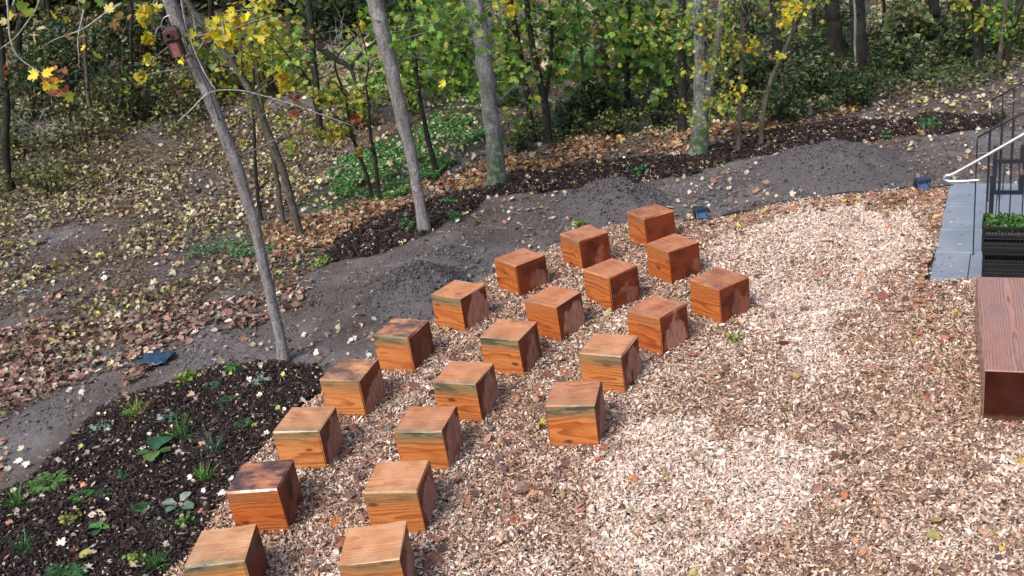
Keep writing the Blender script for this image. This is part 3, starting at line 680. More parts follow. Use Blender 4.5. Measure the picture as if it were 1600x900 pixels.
def mound(px, py, rx, ry, h, seed, lab, rot=0.):
    c = G(px, py); n1, n2 = 26, 56; V = [(0, 0, h)]; 
    for i in range(1, n1):
        t = i / (n1 - 1)
        for k in range(n2):
            a = 2 * math.pi * k / n2; w = 1 + .22 * (float(fbm(math.cos(a) * 1.3 + seed, math.sin(a) * 1.3, 2, seed)) - .5) * 2
            x, y = rx * t * w * math.cos(a), ry * t * w * math.sin(a); z = h * (math.exp(-(t * 1.42) ** 2.5) - .09) / .91
            z += .20 * h / .3 * (float(fbm(x * 3.0 + seed, y * 3.0, 3, seed)) - .5) * (1 - t * .5) + .055 * (float(fbm(x * 14, y * 14, 2, seed)) - .5)
            V.append((x, y, z - .06 * t))
    F = [(0, 1 + k, 1 + (k + 1) % n2) for k in range(n2)]
    for i in range(n1 - 2):
        for k in range(n2): a = 1 + i * n2; F.append((a + k, a + n2 + k, a + n2 + (k + 1) % n2, a + (k + 1) % n2))
    MV.append(np.array(V) + np.array([c.x, c.y, 0])); o = MB().add(V, F).build('soil_heap', M_MOUND, None, True, (c.x, c.y, 0)); o.rotation_euler[2] = rot; tag(o, lab, 'soil heap', 'heaps of dug soil'); return o
MV = []; HE = [(660, 456, .80, .98, .31), (962, 320, 1.0, 1.05, .32), (1300, 260, 1.2, 1.55, .30)]
mound(*HE[0], 3, 'rounded grey soil heap left of the timber blocks, behind the young tree')
mound(*HE[1], 8, 'grey soil heap behind the far timber blocks'); mound(*HE[2], 14, 'low broad soil heap nearest the trees on the right')

# ------------------------------------------------------------------ scattered stuff
def view_pts(n, pg=None, y0=4.2, y1=22, x0=-12, x1=12, dens=None, margin=150):
    out = []; got = 0; rounds = 0
    while got < n and rounds < 60:
        rounds += 1; m = 40000 if rounds == 1 else min(n * 2, 150000); x = rng.uniform(x0, x1, m); y = rng.uniform(y0, y1, m)
        X, Y, Z = proj(np.stack([x, y, hgt(x, y)], 1)); ok = (X > -margin) & (X < 1600 + margin) & (Y > -60) & (Y < 900 + margin) & (Z > 0)
        x, y = x[ok], y[ok]
        if pg is not None: k = pg(x, y); x, y = x[k], y[k]
        if rounds == 1 and len(x) > 60:     # sample again, inside the part of the box that is used
            x0, x1, y0, y1 = max(x0, x.min() - .4), min(x1, x.max() + .4), max(y0, y.min() - .4), min(y1, y.max() + .4); continue
        if dens is not None: k = rng.random(len(x)) < dens(x, y); x, y = x[k], y[k]
        out.append(np.stack([x, y], 1)); got += len(x)
    if got < n: print('few points', got, 'of', n)
    r = np.concatenate(out)
    return r[:n] if got >= n else r[rng.integers(0, max(1, len(r)), n)]
def clear_of_blocks(x, y):
    ok = np.ones(len(x), bool)
    for b in BL:
        c, s = math.cos(b[2]), math.sin(b[2]); dx, dy = x - b[0], y - b[1]; ok &= ~((np.abs(dx * c + dy * s) < .222) & (np.abs(-dx * s + dy * c) < .222))
    du = (x - be.location.x) * bu.x + (y - be.location.y) * bu.y; dv = (x - be.location.x) * bv.x + (y - be.location.y) * bv.y
    ok &= ~((np.abs(du) < bw) & (np.abs(dv) < bl_ / 2)); 
    su = (x - 4.57) * Ud[0] + (y - 10.1) * Ud[1]; sv = (x - 4.57) * Vd[0] + (y - 10.1) * Vd[1]; ok &= ~((su > 0) & (sv > 0) & (sv < 3.3))
    return ok
# wood chips
def chip_ok(x, y): return soft(x, y, CHIPS, .08) & clear_of_blocks(x, y)
NCH = 390000
xy = view_pts(NCH, chip_ok, 4.6, 15, -4, 8, lambda x, y: np.clip(1.15 - (y - 6) * .06, .45, 1), 60)
x, y = xy.T; pale = np.maximum(soft(x, y, PALE1, .45, 1.2, 3) * 1., soft(x, y, PALE2, .35, 1.5, 5) * 1.)
nse = fbm(x * 1.1, y * 1.1, 4, 12); n2 = fbm(x * 4.5, y * 4.5, 3, 44)
lightness = np.clip(.13 + .74 * pale + (nse - .5) * 1.1 + (n2 - .5) * .9, 0, 1)
c_p = palette(NCH, [(.72, .585, .49), (.66, .51, .41), (.80, .71, .64), (.54, .39, .29)], [3, 3, 2.4, 1.2], .10); c_d = palette(NCH, [(.40, .255, .175), (.28, .17, .115), (.57, .42, .32), (.15, .088, .062), (.42, .23, .14)], [3.4, 3, 3.6, 2, .7], .18)
w = (rng.random(NCH) < (.12 + .8 * lightness))[:, None]; C = np.where(w, c_p, c_d)
L_ = rng.lognormal(math.log(.0255), .42, NCH) ; wd = L_ * rng.uniform(.26, .55, NCH); S = np.stack([L_, wd, wd * rng.uniform(.5, 1.0, NCH)], 1)
z = surf(x, y) + .022 + rng.uniform(-.012, .028, NCH)
# chips bank up a little against the blocks
for b in BL:
    c_, s_ = math.cos(b[2]), math.sin(b[2]); dx, dy = x - b[0], y - b[1]; q_ = np.maximum(np.abs(dx * c_ + dy * s_), np.abs(-dx * s_ + dy * c_)) - .225
    z += np.where((q_ < .09) & (q_ > -.01), (1 - q_ / .09).clip(0, 1) * .045 * rng.random(NCH), 0)
scatter('wood_chips', [chip(.25, .4), chip(-.3, .6, .3), chip(.05, .2, .18), chip(.5, .7, .25)], np.stack([x, y, z], 1), eulers(NCH, .48), S, C, M_CHIP, 'loose pale and brown wood chips covering the seating area')
# bark mulch
nm = 82000
def mul_ok(x, y): return (soft(x, y, BED, .10, 3) | soft(x, y, STRIP, .18, 2.0, 3)) & clear_of_blocks(x, y)
xy = np.concatenate([view_pts(56000, lambda x, y: soft(x, y, BED, .10, 3) & clear_of_blocks(x, y), 4.6, 12, -7, 0), view_pts(26000, lambda x, y: soft(x, y, STRIP, .18, 2.0, 3), 12, 20, -4, 10)])
x, y = xy.T; L_ = rng.lognormal(math.log(.026), .45, nm) * np.where(y > 12, 1.5, 1); S = np.stack([L_, L_ * rng.uniform(.25, .6, nm), L_ * rng.uniform(.15, .4, nm)], 1)
C = palette(nm, [(.022, .014, .015), (.045, .024, .022), (.012, .010, .011), (.10, .06, .05), (.30, .24, .20)], [5, 4, 4, 1.0, .45], .25)
scatter('bark_mulch', [chip(.25, .4), chip(-.3, .6, .4), chip(.1, .2, .3)], np.stack([x, y, surf(x, y) + .035 + rng.uniform(-.01, .022, nm) + .03 * fbm(x * 3, y * 3, 3, 61)], 1), eulers(nm, .5), S, C, M_MULCH, 'black bark mulch in the planting bed and strip by the trees')
# soil crumbs on the bare soil
nc = 60000
xy = view_pts(nc, lambda x, y: ~inside(x, y, CHIPS) & ~inside(x, y, BED) & clear_of_blocks(x, y), 8, 20, -11, 11, lambda x, y: np.clip(2.2 * (fbm(x * 1.4, y * 1.4, 3, 9) - .30), .05, 1)); x, y = xy.T
S = rng.lognormal(math.log(.017), .6, nc); scatter('soil_crumbs', [lump(1), lump(2), lump(3)], np.stack([x, y, surf(x, y) + .004], 1), eulers(nc, .6), S, palette(nc, [(.12, .11, .11), (.18, .165, .165), (.07, .06, .055), (.28, .26, .25)], [4, 3, 2, .5]), M_CRUMB, 'small crumbs and pebbles of grey soil')
def soil_ok(x, y): return ~inside(x, y, CHIPS) & ~inside(x, y, BED) & ~inside(x, y, STRIP) & clear_of_blocks(x, y)
xy = view_pts(2600, soil_ok, 8, 18, -9, 11, lambda x, y: np.clip(3 * (fbm(x * 1.1, y * 1.1, 3, 19) - .42), .03, 1)); x, y = xy.T; k = len(x)
scatter('soil_clods', [lump(7), lump(8), lump(9)], np.stack([x, y, surf(x, y) + .008], 1), eulers(k, .5), np.repeat(rng.lognormal(math.log(.045), .45, k)[:, None], 3, 1) * np.array([1, 1, .5]), palette(k, [(.12, .108, .106), (.16, .145, .143), (.085, .072, .066)]), M_CRUMB, 'trodden clods of grey-brown earth on the bare soil')
pc = []
for mv in MV:
    q = mv[rng.integers(0, len(mv), 5200)]; pc.append(q + rng.normal(0, .022, q.shape) * np.array([1, 1, .25]))
pc = np.concatenate(pc); k = len(pc); scatter('heap_crumbs', [lump(4), lump(5)], pc, eulers(k, .6), rng.lognormal(math.log(.018), .5, k), palette(k, [(.10, .092, .095), (.14, .128, .132), (.05, .045, .045)], [4, 3, 3]), M_CRUMB, 'crumbs of soil lying on the soil heaps')

# fallen leaves
PAL_L = [(.40, .40, .18), (.56, .53, .34), (.26, .18, .11), (.16, .10, .07), (.58, .54, .46), (.26, .15, .10), (.62, .50, .08), (.10, .07, .055), (.24, .27, .08)]
W_LEFT = [3.2, 2.0, 3, 4, .9, 1.6, .5, 4, 1.8]; 
leafP, leafE, leafS, leafC = [], [], [], []
def drop(xy, size, cols, wts, tilt=.3, lift=.0, jit=.2):
    n = len(xy); x, y = xy.T; s = rng.lognormal(math.log(size), .28, n)
    leafP.append(np.stack([x, y, surf(x, y) + .03 + lift + rng.uniform(0, .02, n)], 1)); leafE.append(eulers(n, tilt + .12)); leafS.append(np.stack([s, s * rng.uniform(.7, 1, n), s], 1)); leafC.append(palette(n, cols, wts, jit))
def lit_d(x, y):
    a = fbm(x * .55, y * .55, 4, 70); near_soil = sstep(13.5, 10.5, y + .25 * x)      # thins out towards the bare soil
    return np.clip((a - .37 - .10 * near_soil) * 3.6, .03, 1)
NOTC = lambda x, y: ~inside(x, y, CHIPS) & ~inside(x, y, BED) & clear_of_blocks(x, y)
PAL_L = [tuple(q * .88 for q in c) for c in PAL_L]
drop(view_pts(19000, lambda x, y: soft(x, y, LITTER, 1.3, .8, 7) & NOTC(x, y), 9, 26, -22, 1, lit_d), .068, PAL_L, W_LEFT, .5)
drop(view_pts(11000, lambda x, y: soft(x, y, LITTER, .5, .8, 7) & NOTC(x, y), 24, 60, -40, 2), .095, PAL_L, W_LEFT, .5)
drop(view_pts(9000, lambda x, y: (y > 17.5) & ~soft(x, y, STRIP, .1) & ~soft(x, y, GRASS, .7, 1.0, 9), 17, 60, -14, 24), .085, PAL_L, W_LEFT, .5)
# brown leaves lower left
BR1 = poly([(-100, 660), (-100, 520), (100, 520), (330, 440), (460, 390), (430, 440), (330, 500), (230, 545), (200, 560), (120, 620), (60, 655)])
drop(view_pts(3200, lambda x, y: soft(x, y, BR1, 2.2, .9, 17) & NOTC(x, y), 8, 18, -14, 1, lambda x, y: np.clip((fbm(x * 1.3, y * 1.3, 4, 71) - .33) * 4, .04, 1)), .08, [(.26, .16, .12), (.19, .11, .085), (.38, .27, .21), (.12, .075, .06), (.30, .13, .11), (.54, .48, .40)], [3, 3, 2, 2, 1.2, 1])
drop(view_pts(5200, lambda x, y: soft(x, y, ORANGE, .6, 1.2, 3), 13, 24, -6, 10, lambda x, y: np.clip((fbm(x * 1.2, y * 1.2, 3, 73) - .33) * 4, .08, 1)), .08, [(.33, .17, .09), (.22, .11, .06), (.42, .28, .17), (.12, .065, .045), (.52, .44, .32), (.50, .36, .08), (.20, .17, .07)], [4, 4, 3, 3, 1.5, .7, 2], .5)
drop(view_pts(1300, lambda x, y: soft(x, y, STRIP, .2), 12, 22, -4, 12), .07, [(.5, .46, .22), (.62, .56, .46), (.3, .14, .08), (.34, .38, .16)], [3, 4, 2, 1], .5)
drop(view_pts(5200, NOTC, 8, 20, -9, 11), .032, [(.5, .46, .38), (.3, .2, .14), (.16, .09, .06), (.10, .07, .06)], None, .5)
drop(view_pts(2600, NOTC, 8, 19, -9, 10, lambda x, y: np.clip((fbm(x * .9, y * .9, 4, 72) - .4) * 4, .05, 1)), .07, [(.5, .46, .3), (.35, .2, .13), (.6, .55, .5), (.2, .11, .08)], None, .4)
drop(view_pts(3600, lambda x, y: (x > 3) & (y > 16.2), 16, 22, 3, 14), .085, PAL_L, [3, 4, 3, 3, 3, 2, 1, 1, 1])
drop(view_pts(900, lambda x, y: inside(x, y, BED), 4.6, 12, -7, 0), .026, [(.55, .50, .42), (.45, .4, .2), (.3, .2, .15), (.4, .36, .3)], None, .7, .03)
drop(view_pts(230, lambda x, y: inside(x, y, BED), 4.6, 12, -7, 0), .065, [(.60, .56, .40), (.66, .60, .50), (.45, .2, .12), (.45, .45, .12), (.35, .25, .2)], [3, 3, 1.5, 1, 2], .6, .03)
drop(view_pts(620, chip_ok, 4.6, 14, -4, 7), .075, [(.20, .10, .07), (.30, .12, .07), (.13, .08, .07), (.45, .16, .06), (.55, .40, .06), (.22, .15, .13), (.36, .36, .12)], [4, 3, 3, .8, .5, 3, .6], .35, .012)
DEB = poly([(480, 740), (560, 650), (700, 560), (840, 520), (960, 640), (1000, 700), (900, 780), (760, 800), (700, 900), (450, 900)])
k = 70; su = rng.uniform(.0, .6, k) ** 1.5; sv = rng.uniform(0, 3.2, k); 
leafP.append(np.stack([4.57 + Ud[0] * su + Vd[0] * sv, 10.1 + Ud[1] * su + Vd[1] * sv, np.full(k, .022)], 1)); leafE.append(eulers(k, .12)); leafS.append(np.repeat(rng.lognormal(math.log(.026), .4, k)[:, None], 3, 1)); leafC.append(palette(k, [(.45, .32, .2), (.3, .16, .1), (.6, .5, .4)]))
drop(view_pts(420, lambda x, y: inside(x, y, DEB) & chip_ok(x, y), 4.6, 12, -4, 4), .08, [(.24, .12, .085), (.32, .13, .085), (.16, .10, .09), (.40, .20, .14), (.20, .13, .12)], None, .4, .014)
EDG = poly([(1060, 360), (1200, 330), (1340, 308), (1490, 294), (1440, 440), (1500, 560), (1420, 480), (1460, 320), (1300, 330), (1140, 350)])
drop(view_pts(260, lambda x, y: inside(x, y, EDG) & chip_ok(x, y), 6, 14, 1, 8), .07, [(.26, .12, .07), (.36, .16, .09), (.5, .4, .1)], [3, 3, 1], .4, .012)
drop(view_pts(600, lambda x, y: soft(x, y, GRASS, .9, 1.0, 9), 15, 34, -6, 2), .07, [(.5, .46, .22), (.35, .2, .1), (.55, .5, .4)], None, .5, .08)
drop(view_pts(6000, in_lit_gap, 20, 95, -40, 34), .16, [(.56, .52, .38), (.62, .58, .48), (.40, .44, .20), (.30, .36, .14), (.5, .4, .2)], None, .5, .02)  # light reaching the far ground is put into these pale leaf colours
xy = view_pts(1500, lambda x, y: ~inside(x, y, CHIPS) & clear_of_blocks(x, y), 5, 26, -14, 12); x, y = xy.T; k = len(x); L_ = rng.lognormal(math.log(.14), .5, k)
scatter('fallen_twigs', [chip(.1, .5, .8), chip(-.2, .7, .8), chip(.5, .6, .8)], np.stack([x, y, surf(x, y) + .04], 1), eulers(k, .08), np.stack([L_, L_ * 0 + .007, L_ * 0 + .007], 1), palette(k, [(.30, .26, .22), (.12, .09, .07), (.45, .40, .33)]), M_MULCH, 'thin fallen twigs among the leaves')
# individually visible big pale and yellow leaves
for px, py, s, c in [(124, 678, .17, (.74, .62, .40)), (112, 676, .14, (.70, .56, .34)), (262, 720, .15, (.62, .60, .10)), (262, 752, .13, (.70, .66, .55)), (420, 577, .11, (.62, .38, .24)), (384, 571, .11, (.68, .46, .34)), (30, 813, .14, (.42, .2, .13)), (262, 750, .12, (.68, .64, .5)), (345, 778, .12, (.62, .60, .52)), (345, 192, .12, (.7, .5, .08)), (1438, 208, .12, (.72, .62, .04)), (1466, 637, .09, (.6, .45, .1)), (1340, 640, .09, (.62, .3, .05)), (975, 595, .07, (.5, .14, .08)), (1465, 812, .10, (.48, .42, .12)), (200, 592, .13, (.62, .62, .30)), (502, 316, .14, (.7, .55, .05)), (345, 370, .13, (.66, .3, .08)), (115, 388, .15, (.62, .36, .12)), (88, 412, .16, (.66, .5, .08)), (300, 478, .12, (.6, .35, .1)), (167, 350, .14, (.72, .56, .06)), (555, 470, .12, (.6, .5, .2)), (592, 475, .10, (.6, .52, .18)), (1395, 250, .1, (.55, .5, .1)), (1480, 237, .1, (.5, .2, .08)), (1385, 285, .09, (.55, .5, .12)), (212, 885, .14, (.62, .5, .4)), (130, 870, .14, (.55, .2, .12))]:
    p = PZ(px, py, .05); leafP.append(np.array([[p.x, p.y, float(surf(p.x, p.y)) + .07]])); leafE.append(np.array([[-.5, random.uniform(-.3, .3), random.uniform(-1, 1)]])); leafS.append(np.full((1, 3), s)); leafC.append(np.array([c]))
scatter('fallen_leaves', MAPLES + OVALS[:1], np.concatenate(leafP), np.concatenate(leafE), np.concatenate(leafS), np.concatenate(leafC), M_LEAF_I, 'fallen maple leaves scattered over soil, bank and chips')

# ground cover and grass
def cover(name, n, ok, box, size, cols, wts, hmax, lab, tilt=.6, fr=1.2, thr=.35, h0=0.):
    xy = view_pts(n, ok, *box, dens=lambda x, y: np.clip((fbm(x * fr, y * fr, 3, 55) - thr) * 5, .02, 1)); x, y = xy.T
    hh = hmax * np.clip(fbm(x * fr * 1.2, y * fr * 1.2, 3, 56) * 1.6 - .3, .05, 1)
    sc = np.clip(np.hypot(x, y) / 20, .8, 2.6); S = rng.lognormal(math.log(size), .25, n) * sc
    scatter(name, [OVALS[0], OVALS[1], small_leaf()], np.stack([x, y, surf(x, y) + h0 + .03 + hh * np.sqrt(rng.random(n))], 1), eulers(n, tilt), S, palette(n, cols, wts, .25), M_COVER, lab)
cover('ivy_ground_cover', 26000, lambda x, y: soft(x, y, IVYR, .5, .8, 2), (16, 46, -1, 22), .062, [(.040, .075, .020), (.075, .115, .030), (.025, .055, .022), (.15, .17, .045), (.28, .22, .08)], [4, 4, 3, 1.8, .8], .45, 'green ivy and low plants covering the bank under the right-hand trees')
cover('bramble_ground_cover', 22000, lambda x, y: soft(x, y, IVYL, .8, .5, 2), (20, 60, -40, -4), .072, [(.05, .07, .022), (.10, .12, .035), (.20, .20, .07), (.11, .065, .035), (.34, .31, .14)], [3, 4, 2.5, 2, 1.2], .8, 'straggling green and brown ground cover on the left bank')
def grass(name, n, ok, box, lab, hs=.16, cols=None):
    xy = view_pts(n, ok, *box, dens=lambda x, y: np.clip((fbm(x * 1.5, y * 1.5, 3, 58) - .28) * 5, .05, 1)); x, y = xy.T; S = np.stack([rng.uniform(.010, .018, n) * 1.4, rng.uniform(.5, 1.3, n) * hs, rng.uniform(.5, 1.2, n) * hs], 1)
    scatter(name, [blade()], np.stack([x, y, surf(x, y) + .01], 1), eulers(n, .25), S, palette(n, cols or [(.045, .13, .035), (.07, .20, .05), (.03, .09, .035), (.14, .22, .06)]), M_COVER, lab)
cover('green_ground_cover', 22000, lambda x, y: soft(x, y, GRASS, 1.1, .9, 9), (15, 34, -6, 3), .046, [(.07, .22, .06), (.12, .31, .08), (.045, .14, .045), (.22, .32, .08), (.36, .34, .14)], [4, 4, 2.5, 1.2, .4], .20, 'bright emerald low plants spreading between the slender trees', .7, 1.3, .35)
grass('grass_patch_far', 5000, lambda x, y: soft(x, y, GRASS2, .6, .6, 9), (18, 45, -2, 8), 'sunlit pale green grass far back between the trunks', .30, [(.12, .28, .08), (.18, .36, .12)])
cover('small_green_patch', 1100, lambda x, y: soft(x, y, GRASS3, .9, 1.3, 9), (12, 20, -8, 0), .05, [(.06, .17, .07), (.10, .22, .08), (.16, .2, .08)], [3, 3, 1], .14, 'small patch of low green plants left of the leaning tree', .6, 2.2, .42)


# ------------------------------------------------------------------ young plants in the mulch bed
G_GR = [(.06, .20, .03), (.10, .28, .05), (.04, .12, .03)]; G_YG = [(.26, .36, .06), (.14, .28, .05), (.40, .38, .10)]; G_BL = [(.22, .33, .28), (.14, .25, .20), (.32, .40, .33)]; G_DK = [(.05, .14, .05), (.08, .20, .07)]
def bed_plant(kind, px, py, wpx, cols, lab, name):
    p = G(px, py + wpx * .25); z = float(surf(p.x, p.y)) + .03; d = float(proj([[p.x, p.y, z]])[2][0]); R_ = wpx / 2 * d / FOC
    R_ *= .96; z += .015; e = empty(name, (p.x, p.y, z)); tag(e, lab, 'plant', 'young plants in the mulch'); r = np.random.default_rng(int(px * 7 + py))
    if kind == 'tuft':
        n = 46; E = np.zeros((n, 3)); E[:, 0] = r.normal(-.2, .45, n); E[:, 1] = r.normal(0, .3, n); E[:, 2] = r.uniform(0, 6.283, n); S = np.stack([r.uniform(.006, .012, n), R_ * r.uniform(.9, 2.0, n), R_ * r.uniform(.7, 1.5, n)], 1)
        V, F, C = replicate(*blade(), np.stack([r.normal(0, R_ * .13, n), r.normal(0, R_ * .13, n), np.zeros(n)], 1), E, S, palette(n, cols, None, .2, r)); link('leaves', mesh_np('leaves', V, F, C), M_LEAF, e)
    elif kind == 'broad':
        n = 7; Vs, Fs, Cs, o = [], [], [], 0
        for k in range(n):
            a = 2 * math.pi * k / n + r.normal(0, .35); L = R_ * r.uniform(.55, 1.2); w = L * .30; up = r.uniform(.35, 1.0); V = []
            for t, ww in ((0, .12), (.3, .45), (.55, 1), (.8, .85), (1.0, .08)):
                rr = L * t; zz = L * up * (t - .75 * t * t) + .004
                for s in (-1, 0, 1): V.append((rr * math.cos(a) - s * w * ww * math.sin(a), rr * math.sin(a) + s * w * ww * math.cos(a), zz + (abs(s) * .18 * w)))
            F = [(i * 3 + j, i * 3 + j + 1, i * 3 + j + 4, i * 3 + j + 3) for i in range(4) for j in range(2)]
            Vs.append(np.array(V)); Fs.append(np.array(F) + o); o += 15; Cs.append(np.repeat(palette(1, cols, None, .15, r), 15, 0))
        link('leaves', mesh_np('leaves', np.concatenate(Vs), np.concatenate(Fs), np.concatenate(Cs), True), M_LEAF, e)
    elif kind == 'fern':
        P, E, S = [], [], []
        for k in range(12):
            a = 2 * math.pi * k / 12 + r.normal(0, .2); L = R_ * r.uniform(.8, 1.2)
            for t in np.linspace(.12, 1, 13):
                for s in (-1, 1):
                    ln = L * .30 * math.sin(math.pi * min(1, .15 + t * .85)) + .006; q = np.array([L * t * math.cos(a), L * t * math.sin(a), L * (.9 * t - .75 * t * t)])
                    an = a + s * 1.2; P.append(q + np.array([math.cos(an), math.sin(an), 0]) * ln * .5); E.append((0, 0, an - math.pi / 2)); S.append((ln * .42, ln, ln))
        n = len(P); V, F, C = replicate(*small_leaf(), np.array(P), np.array(E) + r.normal(0, .12, (n, 3)), np.array(S), palette(n, cols, None, .18, r)); link('fronds', mesh_np('fronds', V, F, C), M_LEAF, e)
    else:      # bushy rosette of small leaves
        n = 60; P = r.normal(0, R_ * .42, (n, 3)); P[:, 2] = np.abs(P[:, 2]) * .7 + .01
        o = leaf_mesh('leaves', P, r.uniform(.28, .5, n) * R_, palette(n, cols, None, .2, r), OVALS, .7, e, r=r)
for a in [('tuft', 215, 640, 60, G_YG, 'light green arching tuft at the far left of the mulch bed', 'grass_tuft'),
 ('bush', 163, 668, 40, G_BL, 'pale blue-green plant beside the cream leaf clump', 'young_plant'), ('broad', 243, 693, 76, [(.035, .11, .05), (.06, .16, .06), (.14, .24, .06)], 'largest broad-leaved plant in the mulch bed, leaves spread flat', 'broad_leaf_plant'),
 ('bush', 262, 652, 38, G_BL, 'small grey-green plant above the broad-leaved plant', 'young_plant'), ('tuft', 288, 668, 70, G_GR, 'sprawling grassy plant right of the broad-leaved plant', 'grass_tuft'),
 ('tuft', 338, 692, 66, [(.12, .22, .16), (.07, .14, .09)], 'blue-green floppy tuft in the middle of the mulch bed', 'grass_tuft'), ('fern', 383, 660, 34, G_DK, 'small dark feathery plant near the left row of blocks', 'fern'),
 ('bush', 407, 590, 40, G_BL, 'silvery plant just below the leaning tree', 'young_plant'), ('bush', 364, 573, 36, G_GR, 'bright green plant on the upper rim of the mulch bed', 'young_plant'),
 ('bush', 296, 586, 46, G_YG, 'yellow-green plant on the upper left rim of the mulch bed', 'young_plant'), ('fern', 332, 600, 34, G_DK, 'dark green low fern under the yellow-green plant', 'fern'),
 ('fern', 77, 744, 74, [(.10, .24, .06), (.17, .32, .08)], 'largest fern, light green, on the left rim of the mulch bed', 'fern'), ('tuft', 28, 778, 56, G_GR, 'upright green tuft at the left picture edge', 'grass_tuft'),
 ('fern', 130, 769, 44, G_GR, 'bright feathery plant right of the largest fern', 'fern'), ('bush', 112, 808, 34, G_YG, 'small yellow-green plant below the feathery plant', 'young_plant'), ('fern', 166, 770, 30, G_DK, 'tiny dark fern near the centre of the mulch bed', 'fern'),
 ('broad', 160, 822, 44, G_GR, 'small plant with a few rounded green leaves', 'broad_leaf_plant'), ('tuft', 322, 741, 50, [(.13, .34, .04), (.08, .24, .03)], 'vivid green grass tuft beside the second block from front left', 'grass_tuft'),
 ('broad', 283, 782, 56, [(.36, .44, .34), (.14, .24, .14)], 'white-and-green variegated plant in the mulch bed', 'broad_leaf_plant'), ('bush', 290, 815, 38, [(.14, .34, .05), (.09, .25, .04)], 'bright green plant with a reddish leaf beside it', 'young_plant'),
 ('tuft', 245, 880, 54, G_GR, 'green tuft near the lower edge left of the front block', 'grass_tuft'), ('bush', 213, 874, 38, G_YG, 'yellowing plant near the lower edge of the picture', 'young_plant'), ('tuft', 40, 853, 62, G_DK, 'dark wiry tuft in the lower left corner', 'grass_tuft'),
 ('fern', 104, 888, 84, G_DK, 'large dark fern at the bottom left edge', 'fern'), ('fern', 240, 820, 36, G_DK, 'faint dark fern between the rounded-leaf plant and the bright plant', 'fern'), ('fern', 358, 622, 30, G_DK, 'small fern between the silvery plant and the block corner', 'fern'),
 ('bush', 192, 740, 30, G_DK, 'low dark green plant below the broad-leaved plant', 'young_plant'), ('broad', 200, 645, 30, G_GR, 'small green leafy plant under the light arching tuft', 'broad_leaf_plant'), ('fern', 222, 790, 34, G_DK, 'dim green fern in the centre of the lower mulch bed', 'fern'),
 ('bush', 636, 346, 40, G_DK, 'green leafy plant in the dark mulch beside the middle slender trunk', 'young_plant'), ('bush', 712, 337, 34, G_DK, 'dark green plant on the near side of the mulch strip', 'young_plant'), ('bush', 706, 311, 30, G_DK, 'small green plant in the mulch strip near the thick grey trunk', 'young_plant'),
 ('bush', 1383, 210, 24, G_DK, 'small dull green plant in the far mulch strip', 'young_plant'), ('bush', 1452, 190, 36, G_DK, 'dark green plant at the far end of the mulch strip', 'young_plant'), ('bush', 1148, 528, 30, G_YG, 'small weed growing through the wood chips right of the blocks', 'young_plant'),
 ('bush', 1000, 262, 36, G_DK, 'low green plant in the mulch strip behind the grey heap', 'young_plant'), ('bush', 505, 405, 30, G_YG, 'yellow-green weed at the left end of the mulch strip', 'young_plant'), ('bush', 905, 348, 26, G_YG, 'small yellowish weed behind the second-farthest left block', 'young_plant')]:
    bed_plant(*a)

